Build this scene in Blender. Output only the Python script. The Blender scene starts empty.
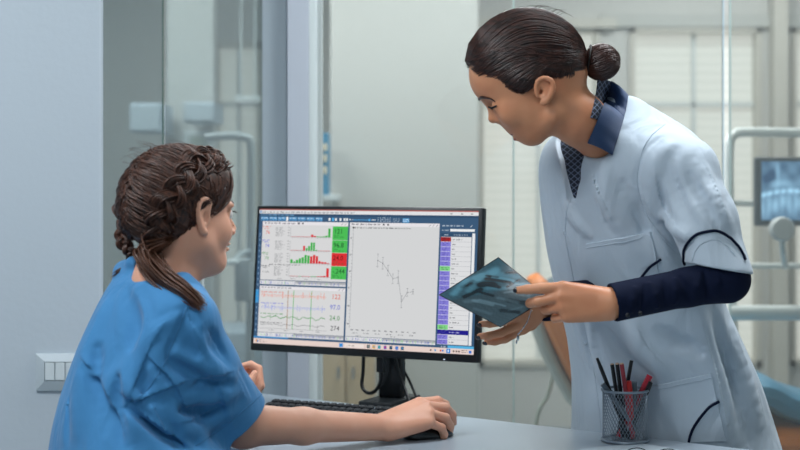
import bpy, bmesh, math, random
import numpy as np
import openvdb as vdb
from mathutils import Vector, Matrix
from mathutils.bvhtree import BVHTree

random.seed(7)
rng = np.random.default_rng(11)
F = 1520.0; HZ = 180.0; CAMZ = 1.3
scene = bpy.context.scene
COL = scene.collection

def W(px, py, Y):
    """a point of the room: picture direction (px, py) at depth Y metres from the camera's place"""
    return np.array([(px - 400) / F * Y, Y, CAMZ - (py - HZ) / F * Y])

def lin(c):
    if isinstance(c, str):
        c = c.lstrip('#'); c = [int(c[i:i + 2], 16) for i in (0, 2, 4)]
    c = [x / 255 for x in c]
    return tuple((x / 12.92 if x <= .04045 else ((x + .055) / 1.055) ** 2.4) for x in c) + (1.0,)

# ---------------------------------------------------------------- materials
def mat(name, col, rough=.5, metal=0, spec=.5, sub=0, bump=None, noise=None, coat=0, sheen=0, emit=None, estr=1, alpha=1, trans=0, attr=None, wrinkle=None):
    m = bpy.data.materials.new(name); m.use_nodes = True
    nt = m.node_tree; b = nt.nodes['Principled BSDF']
    b.inputs['Base Color'].default_value = lin(col)
    b.inputs['Roughness'].default_value = rough
    b.inputs['Metallic'].default_value = metal
    b.inputs['Specular IOR Level'].default_value = spec
    b.inputs['Coat Weight'].default_value = coat
    b.inputs['Sheen Weight'].default_value = sheen
    b.inputs['Alpha'].default_value = alpha
    b.inputs['Transmission Weight'].default_value = trans
    if sub:
        b.inputs['Subsurface Weight'].default_value = sub
        b.inputs['Subsurface Radius'].default_value = (.012, .005, .003)
        b.inputs['Subsurface Scale'].default_value = 1
    if emit is not None:
        b.inputs['Emission Color'].default_value = lin(emit)
        b.inputs['Emission Strength'].default_value = estr
    tc = None
    if bump or noise or wrinkle:
        tc = nt.nodes.new('ShaderNodeTexCoord')
    if attr:
        a = nt.nodes.new('ShaderNodeAttribute'); a.attribute_name = attr
        nt.links.new(a.outputs['Color'], b.inputs['Base Color'])
    if noise:   # (scale, second colour, stretch)
        mp = nt.nodes.new('ShaderNodeMapping'); mp.inputs['Scale'].default_value = noise[2] if len(noise) > 2 else (1, 1, 1)
        nt.links.new(tc.outputs['Object'], mp.inputs['Vector'])
        n = nt.nodes.new('ShaderNodeTexNoise'); n.inputs['Scale'].default_value = noise[0]; n.inputs['Detail'].default_value = 4
        nt.links.new(mp.outputs['Vector'], n.inputs['Vector'])
        r = nt.nodes.new('ShaderNodeValToRGB')
        r.color_ramp.elements[0].color = lin(col); r.color_ramp.elements[0].position = .35
        r.color_ramp.elements[1].color = lin(noise[1]); r.color_ramp.elements[1].position = .65
        nt.links.new(n.outputs['Fac'], r.inputs['Fac'])
        nt.links.new(r.outputs['Color'], b.inputs['Base Color'])
    if bump:    # (scale, strength, distance)
        n = nt.nodes.new('ShaderNodeTexNoise'); n.inputs['Scale'].default_value = bump[0]; n.inputs['Detail'].default_value = 3
        nt.links.new(tc.outputs['Object'], n.inputs['Vector'])
        bp = nt.nodes.new('ShaderNodeBump'); bp.inputs['Strength'].default_value = bump[1]; bp.inputs['Distance'].default_value = bump[2]
        nt.links.new(n.outputs['Fac'], bp.inputs['Height'])
        nt.links.new(bp.outputs['Normal'], b.inputs['Normal'])
    if wrinkle:  # (scale, strength, distance): broad soft creases under the weave
        n = nt.nodes.new('ShaderNodeTexNoise'); n.inputs['Scale'].default_value = wrinkle[0]; n.inputs['Detail'].default_value = 2.5; n.inputs['Distortion'].default_value = 1.2; n.inputs['Roughness'].default_value = .4
        mp = nt.nodes.new('ShaderNodeMapping'); mp.inputs['Scale'].default_value = (1.5, 1.5, .6)
        nt.links.new(tc.outputs['Object'], mp.inputs['Vector']); nt.links.new(mp.outputs['Vector'], n.inputs['Vector'])
        b2 = nt.nodes.new('ShaderNodeBump'); b2.inputs['Strength'].default_value = wrinkle[1]; b2.inputs['Distance'].default_value = wrinkle[2]
        nt.links.new(n.outputs['Fac'], b2.inputs['Height'])
        if bump: nt.links.new(b2.outputs['Normal'], bp.inputs['Normal'])
        else: nt.links.new(b2.outputs['Normal'], b.inputs['Normal'])
    return m

def glass_mat(name, tint, gloss=.08, rough=.0, haze=0.0):
    """thin clear pane: tinted transparency, a faint mirror coat and a pale haze mixed in to lower contrast"""
    m = bpy.data.materials.new(name); m.use_nodes = True
    nt = m.node_tree; nt.nodes.clear()
    out = nt.nodes.new('ShaderNodeOutputMaterial')
    t = nt.nodes.new('ShaderNodeBsdfTransparent'); t.inputs[0].default_value = lin(tint)
    g = nt.nodes.new('ShaderNodeBsdfGlossy'); g.inputs['Roughness'].default_value = rough
    mx = nt.nodes.new('ShaderNodeMixShader')
    fr = nt.nodes.new('ShaderNodeFresnel'); fr.inputs['IOR'].default_value = 1.45
    ad = nt.nodes.new('ShaderNodeMath'); ad.operation = 'MULTIPLY'; ad.inputs[1].default_value = gloss / .04
    nt.links.new(fr.outputs[0], ad.inputs[0]); nt.links.new(ad.outputs[0], mx.inputs[0])
    nt.links.new(t.outputs[0], mx.inputs[1]); nt.links.new(g.outputs[0], mx.inputs[2])
    last = mx
    if haze:
        d = nt.nodes.new('ShaderNodeBsdfDiffuse'); d.inputs[0].default_value = lin('#cdd3d3')  # painted veil: pale haze in the pane colour flattens the view behind
        m2 = nt.nodes.new('ShaderNodeMixShader'); m2.inputs[0].default_value = haze
        nt.links.new(mx.outputs[0], m2.inputs[1]); nt.links.new(d.outputs[0], m2.inputs[2]); last = m2
    nt.links.new(last.outputs[0], out.inputs[0])
    return m

def emis(name, col, s=1.0):
    m = bpy.data.materials.new(name); m.use_nodes = True
    nt = m.node_tree; nt.nodes.clear()
    out = nt.nodes.new('ShaderNodeOutputMaterial'); e = nt.nodes.new('ShaderNodeEmission')
    e.inputs[0].default_value = lin(col); e.inputs[1].default_value = s
    nt.links.new(e.outputs[0], out.inputs[0]); return m

# ---------------------------------------------------------------- objects
def tag(o, label=None, cat=None, group=None, kind=None):
    if label: o['label'] = label
    if cat: o['category'] = cat
    if group: o['group'] = group
    if kind: o['kind'] = kind
    return o

def empty(name, loc, label=None, cat=None, group=None, rz=0):
    o = bpy.data.objects.new(name, None); COL.objects.link(o)
    o.location = Vector([float(v) for v in loc]); o.rotation_euler.z = rz
    o.empty_display_size = .05
    tag(o, label, cat, group)
    return o

def put(name, me, m, parent=None, smooth=False, world=True):
    """link a mesh; vertices are world coordinates unless world is False"""
    o = bpy.data.objects.new(name, me); COL.objects.link(o)
    if m is not None:
        for mm in (m if isinstance(m, (list, tuple)) else [m]): me.materials.append(mm)
    if smooth: me.shade_smooth()
    if parent is not None:
        o.parent = parent
        if world:
            chain = Matrix.Identity(4); p = parent
            while p is not None:
                chain = p.matrix_basis @ chain; p = p.parent
            me.transform(chain.inverted())
    return o

class MB:
    """collects shapes and links them as one mesh object"""
    def __init__(s): s.bm = bmesh.new(); s.mi = 0
    def _m(s, faces):
        for f in faces: f.material_index = s.mi
    def box(s, c, d, rot=None, bevel=0, seg=2):
        M = Matrix.Translation(Vector([float(v) for v in c])) @ (rot.to_4x4() if rot is not None else Matrix.Identity(4)) @ Matrix.Diagonal((d[0], d[1], d[2], 1))
        r = bmesh.ops.create_cube(s.bm, size=1, matrix=M)
        fs = list({f for v in r['verts'] for f in v.link_faces})
        if bevel:
            es = list({e for v in r['verts'] for e in v.link_edges})
            q = bmesh.ops.bevel(s.bm, geom=es, offset=bevel, segments=seg, profile=.5, affect='EDGES')
            fs = list(set(q['faces']) | {f for f in fs if f.is_valid})
        s._m(fs); return s
    def tube(s, pts, r, n=10, cap=True, closed=False, flat=1.0, up=None):
        pts = [Vector([float(v) for v in p]) for p in pts]
        rs = r if isinstance(r, (list, tuple, np.ndarray)) else [r] * len(pts)
        rings = []; N = len(pts); prev = None
        for i, p in enumerate(pts):
            if closed: t = pts[(i + 1) % N] - pts[i - 1]
            else: t = pts[min(i + 1, N - 1)] - pts[max(i - 1, 0)]
            t.normalize()
            if prev is None:
                a = Vector(up) if up is not None else (Vector((0, 0, 1)) if abs(t.z) < .9 else Vector((1, 0, 0)))
            else: a = prev
            x = (a - t * a.dot(t)).normalized(); y = t.cross(x); prev = x
            rings.append([s.bm.verts.new(p + (x * math.cos(2 * math.pi * k / n) * flat + y * math.sin(2 * math.pi * k / n)) * float(rs[i])) for k in range(n)])
        fs = []
        for i in range(N if closed else N - 1):
            A, B = rings[i], rings[(i + 1) % N]
            for k in range(n): fs.append(s.bm.faces.new((A[k], A[(k + 1) % n], B[(k + 1) % n], B[k])))
        if cap and not closed:
            fs.append(s.bm.faces.new(rings[0][::-1])); fs.append(s.bm.faces.new(rings[-1]))
        s._m(fs); return s
    def lathe(s, prof, n=24, M=None):
        M = M or Matrix.Identity(4); rings = []
        for r, z in prof:
            if r < 1e-6: rings.append([s.bm.verts.new(M @ Vector((0, 0, z)))])
            else: rings.append([s.bm.verts.new(M @ Vector((r * math.cos(2 * math.pi * k / n), r * math.sin(2 * math.pi * k / n), z))) for k in range(n)])
        fs = []
        for A, B in zip(rings, rings[1:]):
            for k in range(n):
                k2 = (k + 1) % n
                if len(A) == 1 and len(B) == 1: continue
                if len(A) == 1: fs.append(s.bm.faces.new((A[0], B[k2], B[k])))
                elif len(B) == 1: fs.append(s.bm.faces.new((A[k], A[k2], B[0])))
                else: fs.append(s.bm.faces.new((A[k], A[k2], B[k2], B[k])))
        s._m(fs); return s
    def ball(s, c, r, n=16, M=None):
        M = M or Matrix.Identity(4)
        rr = r if isinstance(r, (tuple, list)) else (r, r, r)
        T = Matrix.Translation(Vector([float(v) for v in c])) @ M @ Matrix.Diagonal((rr[0], rr[1], rr[2], 1))
        q = bmesh.ops.create_uvsphere(s.bm, u_segments=n, v_segments=max(6, n // 2 + 2), radius=1, matrix=T)
        s._m({f for v in q['verts'] for f in v.link_faces}); return s
    def prism(s, pts, off):
        """closed outline (3D points) thickened by the vector off"""
        a = [s.bm.verts.new(Vector([float(v) for v in p])) for p in pts]
        b = [s.bm.verts.new(v.co + Vector([float(x) for x in off])) for v in a]
        fs = [s.bm.faces.new(a), s.bm.faces.new(b[::-1])]
        n = len(a)
        for i in range(n): fs.append(s.bm.faces.new((a[i], b[i], b[(i + 1) % n], a[(i + 1) % n])))
        s._m(fs); return s
    def quad(s, *p):
        f = s.bm.faces.new([s.bm.verts.new(Vector([float(v) for v in q])) for q in p]); s._m([f]); return s
    def build(s, name, m, parent=None, smooth=False, world=True, recalc=True):
        if recalc: bmesh.ops.recalc_face_normals(s.bm, faces=s.bm.faces)
        me = bpy.data.meshes.new(name); s.bm.to_mesh(me); s.bm.free()
        o = put(name, me, m, parent, smooth, world)
        if smooth:
            try: me.set_sharp_from_angle(angle=math.radians(40))
            except Exception: pass
        return o

def spline(pts, n=8):
    """Catmull-Rom through points (any dimension)"""
    P = np.array(pts, float); P = np.vstack([2 * P[0] - P[1], P, 2 * P[-1] - P[-2]])
    out = []
    for i in range(1, len(P) - 2):
        for k in range(n):
            t = k / n
            out.append(.5 * ((2 * P[i]) + (-P[i - 1] + P[i + 1]) * t + (2 * P[i - 1] - 5 * P[i] + 4 * P[i + 1] - P[i + 2]) * t * t + (-P[i - 1] + 3 * P[i] - 3 * P[i + 1] + P[i + 2]) * t ** 3))
    out.append(P[-2]); return np.array(out)

# ---------------------------------------------------------------- implicit sculpting
def smin(a, b, k):
    h = np.clip(.5 + .5 * (b - a) / k, 0, 1)
    return b + (a - b) * h - k * h * (1 - h)
def smax(a, b, k): return -smin(-a, -b, k)

def ell(c, r, R=None):
    c = np.array(c, np.float32); r = np.array(r, np.float32)
    Rm = None if R is None else np.array(R, np.float32)
    def f(P):
        q = P - c
        if Rm is not None: q = q @ Rm          # columns of Rm are the local axes
        k0 = np.sqrt(((q / r) ** 2).sum(1)); k1 = np.sqrt(((q / (r * r)) ** 2).sum(1)) + 1e-9
        return np.where(k0 < .25, (k0 - 1) * r.min(), k0 * (k0 - 1) / k1)
    return f
def cone(a, b, ra, rb):
    a = np.array(a, np.float32); b = np.array(b, np.float32); d = b - a; L = float(d @ d) + 1e-9
    def f(P):
        t = np.clip(((P - a) @ d) / L, 0, 1)
        return np.sqrt(((P - a - t[:, None] * d) ** 2).sum(1)) - (ra + (rb - ra) * t)
    return f
def chain(pts, rs, k=.01):
    fs = [cone(pts[i], pts[i + 1], rs[i], rs[i + 1]) for i in range(len(pts) - 1)]
    return U(fs, k)
def U(fs, k=.01):
    def f(P):
        v = fs[0](P)
        for g in fs[1:]: v = smin(v, g(P), k)
        return v
    return f

def rings(rows, Yf, ratio, yaw, k=1.0, power=2.0):
    """stack of turned elliptical slices. rows: (py, left px, right px, Y, ratio); yaw of the facing direction.
    silhouette-true at each slice's own depth."""
    rows = sorted(rows, key=lambda r: -r[0])
    zs, cx, cy, ax, bx = [], [], [], [], []
    for py, l, r, Y, rt in rows:
        c, s = math.cos(yaw), math.sin(yaw)
        x0 = (l - 400) / F * Y; x1 = (r - 400) / F * Y; hx = (x1 - x0) / 2
        a = hx / math.sqrt(c * c + rt * rt * s * s)
        zs.append(CAMZ - (py - HZ) / F * Y); cx.append((x0 + x1) / 2); cy.append(Y); ax.append(a); bx.append(a * rt)
    zs, cx, cy, ax, bx = map(np.array, (zs, cx, cy, ax, bx))
    c, s = math.cos(yaw), math.sin(yaw)
    # smooth resample
    zz = np.linspace(zs[0], zs[-1], 120)
    def sm(v):
        w = np.interp(zz, zs, v)
        kk = np.hanning(13); kk /= kk.sum()
        wp = np.pad(w, 6, mode='reflect', reflect_type='odd'); return np.convolve(wp, kk, 'valid')
    cx, cy, ax, bx = sm(cx), sm(cy), sm(ax), sm(bx)
    z0, z1 = zs[0], zs[-1]
    def f(P):
        z = P[:, 2]
        X = P[:, 0] - np.interp(z, zz, cx); Y = P[:, 1] - np.interp(z, zz, cy)
        A = np.interp(z, zz, ax); B = np.interp(z, zz, bx)
        u = (X * c + Y * s) / A; v = (-X * s + Y * c) / B
        kk = (np.abs(u) ** power + np.abs(v) ** power) ** (1 / power)
        d = (kk - 1) * np.minimum(A, B)
        cap = np.maximum(z - z1, z0 - z)
        return smax(d, cap, .012).astype(np.float32)
    return f

def mesh_sdf(name, fn, lo, hi, h, m, parent=None, world=True):
    """sample a signed field on a grid (fine only near the surface) and skin it as one smooth quad mesh"""
    lo = np.array(lo, float); hi = np.array(hi, float); B = 8
    nb = np.ceil((hi - lo) / (h * B)).astype(int)
    gi = np.stack(np.meshgrid(*[np.arange(n) for n in nb], indexing='ij'), -1).reshape(-1, 3)
    cen = lo + (gi * B + (B - 1) / 2) * h
    v = np.concatenate([fn(c.astype(np.float32)) for c in np.array_split(cen, max(1, len(cen) // 60000))])
    arr = np.empty(tuple(nb * B), np.float32)
    big = np.sign(v) * h * 4; big[big == 0] = h
    arr6 = arr.reshape(nb[0], B, nb[1], B, nb[2], B)
    arr6[:] = big.reshape(nb).astype(np.float32)[:, None, :, None, :, None]
    act = np.nonzero(np.abs(v) < h * B * .87 * 1.35)[0]
    off = np.stack(np.meshgrid(*[np.arange(B)] * 3, indexing='ij'), -1).reshape(-1, 3)
    for ch in np.array_split(act, max(1, len(act) // 150)):
        P = (lo + (gi[ch][:, None, :] * B + off[None]) * h).reshape(-1, 3).astype(np.float32)
        val = fn(P).reshape(len(ch), B, B, B)
        for j, b in enumerate(ch):
            i0, i1, i2 = gi[b]; arr6[i0, :, i1, :, i2, :] = val[j]
    arr = np.clip(arr, -4 * h, 4 * h)
    g = vdb.FloatGrid(); g.background = 4 * h
    g.copyFromArray(arr)
    pts, quads = g.convertToQuads(isovalue=0.0)
    pts = pts * h + lo
    me = bpy.data.meshes.new(name)
    me.vertices.add(len(pts)); me.vertices.foreach_set('co', pts.astype(np.float32).ravel())
    q = quads[:, ::-1] if True else quads
    me.loops.add(q.size); me.loops.foreach_set('vertex_index', q.astype(np.int32).ravel())
    me.polygons.add(len(q)); me.polygons.foreach_set('loop_start', np.arange(0, q.size, 4, dtype=np.int32))
    me.update(calc_edges=True); me.validate()
    # outward normals
    bm = bmesh.new(); bm.from_mesh(me); bmesh.ops.recalc_face_normals(bm, faces=bm.faces)
    # drop crumbs
    seen = set(); comps = []
    bm.verts.ensure_lookup_table()
    for v0 in bm.verts:
        if v0.index in seen: continue
        st = [v0]; seen.add(v0.index); cp = []
        while st:
            x = st.pop(); cp.append(x)
            for e in x.link_edges:
                y = e.other_vert(x)
                if y.index not in seen: seen.add(y.index); st.append(y)
        comps.append(cp)
    crumbs = [x for cp in comps if len(cp) < 60 for x in cp]
    if crumbs: bmesh.ops.delete(bm, geom=crumbs, context='VERTS')
    bm.to_mesh(me); bm.free()
    return put(name, me, m, parent, True, world)

def snap(P, fn, off=0.0, it=6):
    """move points onto the surface fn = off"""
    P = np.array(P, np.float32); e = .0015
    for _ in range(it):
        v = fn(P) - off
        g = np.stack([fn(P + np.array(d, np.float32)) - fn(P - np.array(d, np.float32)) for d in ((e, 0, 0), (0, e, 0), (0, 0, e))], 1) / (2 * e)
        n2 = (g * g).sum(1) + 1e-6
        P = P - (np.clip(v / np.maximum(n2, .2), -.03, .03))[:, None] * g
    return P

def strands(name, curves, r0, r1, m, parent=None, n=4, flat=.6):
    """many tapered locks of hair as one mesh"""
    V = []; Fc = []; base = 0
    for C in curves:
        C = np.asarray(C, float); N = len(C)
        t = np.gradient(C, axis=0); t /= np.linalg.norm(t, axis=1, keepdims=True) + 1e-9
        ref = np.array([.3, .5, .8]); x = np.cross(t, ref); x /= np.linalg.norm(x, axis=1, keepdims=True) + 1e-9
        y = np.cross(t, x)
        s = np.linspace(0, 1, N); rad = (r0 + (r1 - r0) * s) * np.minimum(1, np.minimum(s, 1 - s) * 8 + .25)
        for k in range(n):
            a = 2 * math.pi * k / n
            V.append(C + (x * math.cos(a) + y * math.sin(a)) * rad[:, None])
        idx = base + np.arange(n * N).reshape(n, N)
        for k in range(n):
            A = idx[k]; Bq = idx[(k + 1) % n]
            Fc.append(np.stack([A[:-1], Bq[:-1], Bq[1:], A[1:]], 1))
        base += n * N
    V = np.concatenate(V); Fc = np.concatenate(Fc)
    me = bpy.data.meshes.new(name); me.from_pydata(V.tolist(), [], Fc.tolist()); me.update()
    return put(name, me, m, parent, True)

def rot_axes(f, u):
    f = np.array(f, float); f /= np.linalg.norm(f); u = np.array(u, float); u -= f * (f @ u); u /= np.linalg.norm(u)
    return np.stack([f, np.cross(u, f), u], 1)     # columns forward, left, up

def hand(Wr, f, thumb, fingers, scale=1.0, thumbpts=None, side=1):
    """Wr wrist point, f towards the knuckles, thumb = direction on the thumb side.
    fingers: four tuples (curl1, curl2, curl3, spread) in degrees, index first. Returns list of fields and finger points"""
    f = np.array(f, float); f /= np.linalg.norm(f)
    t = np.array(thumb, float); t -= f * (f @ t); t /= np.linalg.norm(t)
    n = np.cross(t, f) * side                      # back of the hand
    s = scale
    L = lambda x, y, z: np.array(Wr) + (f * x + t * y + n * z) * s
    kn = [L(.088, .027, .0), L(.092, .008, .004), L(.087, -.011, .002), L(.078, -.028, -.003)]
    segs = [(.043, .025, .021), (.047, .029, .022), (.043, .027, .021), (.034, .020, .018)]
    rad = [.0098, .0100, .0094, .0083]
    wr = [L(0, .012, 0), L(0, .004, .001), L(0, -.006, 0), L(0, -.014, 0)]
    palm = []
    for i in range(4):
        palm.append(cone(wr[i], kn[i], .0175 * s, .0120 * s))
    palm.append(cone(L(.02, .014, -.006), L(.060, .020, -.006), .016 * s, .011 * s))
    palm.append(cone(L(.02, -.014, -.006), L(.065, -.022, -.006), .015 * s, .010 * s))
    out = [U(palm, .012 * s)]; tips = []
    for i in range(4):
        c1, c2, c3, sp = fingers[i]
        d = f * math.cos(math.radians(sp)) + t * math.sin(math.radians(sp))
        p = kn[i]; ang = 0; P = [p]
        for c, sl in zip((c1, c2, c3), segs[i]):
            ang += c; a = math.radians(ang)
            p = p + (d * math.cos(a) - n * math.sin(a)) * sl * s; P.append(p)
        r = rad[i] * s
        out.append(chain(P, [r * 1.08, r, r * .92, r * .74], .003 * s)); tips.append((P, d, n))
    if thumbpts is None: thumbpts = [(.022, .026, -.010), (.052, .048, -.018), (.078, .056, -.024), (.098, .058, -.028)]
    TP = [L(*q) for q in thumbpts]
    out.append(chain(TP, [.0135 * s, .0118 * s, .0105 * s, .0082 * s], .005 * s))
    def fn(P):
        v = out[0](P)
        for g in out[1:]: v = smin(v, g(P), .0032 * s)
        return v
    return fn, tips, TP, n, t

def nail(mb, tip, prev, nrm, s=1.0):
    d = Vector(tip - prev).normalized(); n = Vector(nrm); n = (n - d * n.dot(d)).normalized(); x = d.cross(n)
    M = Matrix((x, d, n)).transposed().to_4x4()
    mb.ball(Vector(tip) + n * .0052 * s + d * .002 * s, (.0052 * s, .0066 * s, .0024 * s), 12, M)
PW = (35, 31, 17, 40, 42, 20)   # ceiling light powers
SCR = .84                    # screen brightness
# ---------------------------------------------------------------- the room
M_wall = mat('wall paint pale blue', '#bbc6ce', .75, bump=(60, .05, .01))
M_wallg = mat('wall paint grey green', '#c3c3be', .8, bump=(60, .05, .01))
M_ceil = mat('ceiling paint', '#c9d2d4', .9)
M_floor = mat('floor vinyl', '#8f9a9c', .5, noise=(6, '#87929a'))
M_frame_dk = mat('frame blue grey', '#b3bfc6', .5)
M_frame_lt = mat('frame pale lilac', '#bac1cb', .45)
M_frame_wt = mat('frame white', '#ccd8da', .4)
M_glassL = glass_mat('pane green grey', '#dde4e3', .05, haze=.26)
M_glassR = glass_mat('pane clear', '#f2f3f1', .035, haze=.08)
M_edge = mat('glass edge green', '#2f5f50', .2)
M_edgel = mat('glass edge pale', '#b0c6d2', .2)
M_metal = mat('brushed steel', '#b8c0c4', .3, metal=1)
M_white = mat('white enamel', '#cfd6d4', .35)
M_winframe = mat('window frame grey', '#c2bfb4', .6)

def wall_box(name, x0, x1, y0, y1, z0, z1, m, bevel=0):
    o = MB().box(((x0 + x1) / 2, (y0 + y1) / 2, (z0 + z1) / 2), (x1 - x0, y1 - y0, z1 - z0), bevel=bevel).build(name, m)
    tag(o, kind='structure'); return o
X = lambda px, Y: (px - 400) / F * Y
Z = lambda py, Y: CAMZ - (py - HZ) / F * Y

XL, XR, YB, YF, ZC = -3.4, 3.6, -1.2, 8.0, 2.75
wall_box('floor', XL - .1, XR + .1, YB - .1, YF + .2, -.1, 0, M_floor)
wall_box('ceiling', XL - .1, XR + .1, YB - .1, YF + .2, ZC, ZC + .1, M_ceil)
wall_box('wall_west', XL - .1, XL, YB, YF, 0, ZC, M_wall)
wall_box('wall_east', XR, XR + .1, YB, YF, 0, ZC, M_wallg)
wall_box('wall_behind', XL, XR, YB - .1, YB, 0, ZC, M_wall)
wall_box('wall_left', XL, X(101, 3.6), 3.6, 3.63, 0, ZC, M_wall, .004)

# far wall with four window openings
Yw = 8.0
wins = [(213, 263, 42), (478, 600, 27), (629, 761, 27), (790, 900, 27)]
zb = Z(366, Yw)
xs = [XL]
for i, (a, b, t) in enumerate(wins): xs += [X(a, Yw), X(b, Yw)]
xs.append(XR)
m = MB()
zt = Z(27, Yw)
for i in range(0, len(xs), 2):
    m.box(((xs[i] + xs[i + 1]) / 2, Yw + .1, ZC / 2), (xs[i + 1] - xs[i], .2, ZC))
for a, b, t in wins:
    m.box(((X(a, Yw) + X(b, Yw)) / 2, Yw + .1, zb / 2), (X(b, Yw) - X(a, Yw), .2, zb))
    z0 = Z(t, Yw); m.box(((X(a, Yw) + X(b, Yw)) / 2, Yw + .1, (z0 + ZC) / 2), (X(b, Yw) - X(a, Yw), .2, ZC - z0))
tag(m.build('wall_far', M_wallg), kind='structure')

def blind_mat():
    m = bpy.data.materials.new('daylit blind'); m.use_nodes = True
    nt = m.node_tree; nt.nodes.clear()
    out = nt.nodes.new('ShaderNodeOutputMaterial'); e = nt.nodes.new('ShaderNodeEmission'); d = nt.nodes.new('ShaderNodeBsdfDiffuse')
    tc = nt.nodes.new('ShaderNodeTexCoord'); w = nt.nodes.new('ShaderNodeTexWave'); w.bands_direction = 'Z'; w.inputs['Scale'].default_value = 6.5
    r = nt.nodes.new('ShaderNodeValToRGB'); r.color_ramp.elements[0].color = lin('#c2c1bb'); r.color_ramp.elements[1].color = lin('#cecdc7')
    nt.links.new(tc.outputs['Object'], w.inputs['Vector']); nt.links.new(w.outputs['Fac'], r.inputs['Fac'])
    nt.links.new(r.outputs['Color'], e.inputs[0]); e.inputs[1].default_value = 1.0
    d.inputs[0].default_value = lin('#8f9894')
    a = nt.nodes.new('ShaderNodeAddShader'); nt.links.new(e.outputs[0], a.inputs[0]); nt.links.new(d.outputs[0], a.inputs[1])
    nt.links.new(a.outputs[0], out.inputs[0]); return m
M_blind = blind_mat()
for i, (a, b, t) in enumerate(wins):
    x0, x1 = X(a, Yw), X(b, Yw); z1 = Z(t, Yw)
    r = empty('window_%d' % (i + 1), ((x0 + x1) / 2, Yw, zb)); tag(r, kind='structure')
    f = MB(); w = .03
    f.box((x0 + w / 2, Yw + .03, (zb + z1) / 2), (w, .1, z1 - zb)).box((x1 - w / 2, Yw + .03, (zb + z1) / 2), (w, .1, z1 - zb))
    f.box(((x0 + x1) / 2, Yw + .03, zb + w / 2), (x1 - x0, .1, w)).box(((x0 + x1) / 2, Yw + .03, z1 - w / 2), (x1 - x0, .1, w))
    f.build('window_frame', M_winframe if i != 2 else M_winframe, r)
    g = MB(); zc = Z(104, Yw)
    g.box(((x0 + x1) / 2, Yw + .045, zc), (x1 - x0 - .06, .02, .02)).box(((x0 + x1) / 2, Yw + .045, (zb + z1) / 2), (.02, .02, z1 - zb - .06))
    g.build('glazing_bar', mat('glazing bar', '#cdd4d2', .6), r)
    MB().box(((x0 + x1) / 2, Yw + .075, (zb + z1) / 2), (x1 - x0, .012, z1 - zb)).build('blind', M_blind, r)
# raised casing round the right-hand windows, beam over them
tag(MB().box(((X(600, 8) + XR) / 2, Yw - .015, Z(21, 8)), (XR - X(600, 8), .03, .07)).build('trim_1', mat('beam paint', '#b6b8b2', .7)), kind='structure')
tag(MB().box(((X(764, 8) + X(787, 8)) / 2, Yw - .06, ZC / 2), (X(776, 8) - X(762, 8), .12, ZC - .02)).build('trim_2', M_winframe), kind='structure')
tag(MB().box(((X(484, 8) + X(600, 8)) / 2, Yw - .03, Z(24, 8)), (X(630, 8) - X(484, 8), .06, .05)).build('trim_3', M_winframe), kind='structure')

# room divider behind the monitor
wall_box('wall_divider', X(330, 6.6), X(479, 6.6), 6.6, 6.75, 0, ZC, mat('divider paint', '#b6b8b3', .8), .01)
wall_box('wall_pier', X(166, 6.9), X(214, 6.9), 6.9, 7.05, 0, ZC, M_wallg, .01)

# glass partition
Yg = 4.3
def pane(name, a, b, m, edge_a=None, edge_b=None, Y=Yg, z0=.02):
    r = empty(name, ((X(a, Y) + X(b, Y)) / 2, Y, z0)); tag(r, kind='structure')
    MB().box(((X(a, Y) + X(b, Y)) / 2, Y, (z0 + ZC) / 2), (X(b, Y) - X(a, Y) - .004, .01, ZC - z0 - .01)).build('pane', m, r)
    for p, e, w in ((a, edge_a, .0045), (b, edge_b, .003)):
        if e: MB().box((X(p, Y), Y, (z0 + ZC) / 2), (w, .0105, ZC - z0 - .012)).build('pane_edge', e, r)
    return r
pane('window_5', 85, 163.3, M_glassL, None, M_edge)
g2 = pane('door_1', 164.5, 263, M_glassL)
# upright handle on the glass door
h = MB(); h.tube([(X(202, 4.24), 4.24, Z(262, 4.24)), (X(202, 4.24), 4.24, Z(345, 4.24))], .006, 10)
for py in (272, 335): h.tube([(X(202, 4.24), 4.24, Z(py, 4.24)), (X(202, 4.24), Yg, Z(py, 4.24))], .004, 8)
h.build('door_handle', M_white, g2, True)
pane('window_6', 322, 513, M_glassR)
pane('window_7', 513.5, 723, M_glassR, mat('pane joint', '#a5b9b4', .3), M_edgel)
pane('window_8', 730, 1100, M_glassR, mat('pane joint green', '#9fb0ac', .3))
# the posts between the panes
wall_box('trim_4', X(263, 4.3), X(287.5, 4.3), 4.27, 4.36, 0, ZC, M_frame_dk, .003)
wall_box('trim_5', X(287, 4.22), X(309, 4.22), 4.22, 4.40, 0, ZC, M_frame_lt, .003)
o = MB().prism([(X(309, 4.22), 4.222, 0), (X(322, 4.36), 4.36, 0), (X(322, 4.36), 4.42, 0), (X(309, 4.22), 4.40, 0)], (0, 0, ZC)).build('trim_6', M_frame_wt)
tag(o, kind='structure')

# ceiling lights, the last one added for the far wall
M_diff = emis('light diffuser', '#f2f8ff', 3.0)
def lamp_panel(x, y, w, d, power, lab):
    r = empty('ceiling_light', (x, y, ZC), lab, 'ceiling light', 'ceiling light panels')
    f = MB()
    for sx in (-1, 1): f.box((x + sx * (w / 2 + .01), y, ZC - .015), (.02, d + .04, .03))
    for sy in (-1, 1): f.box((x, y + sy * (d / 2 + .01), ZC - .015), (w, .02, .03))
    f.build('light_frame', M_white, r)
    MB().box((x, y, ZC - .008), (w, d, .012)).build('diffuser', M_diff, r)
    L = bpy.data.lights.new('panel_glow', 'AREA'); L.shape = 'RECTANGLE'; L.size = w; L.size_y = d; L.energy = power
    L.color = (.93, .97, 1.0)
    o = bpy.data.objects.new('panel_glow', L); COL.objects.link(o); o.parent = r; o.location = (0, 0, -.03)
lamp_panel(.9, 3.35, 1.2, .6, PW[0], 'square white ceiling light panel above the doctor')
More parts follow.
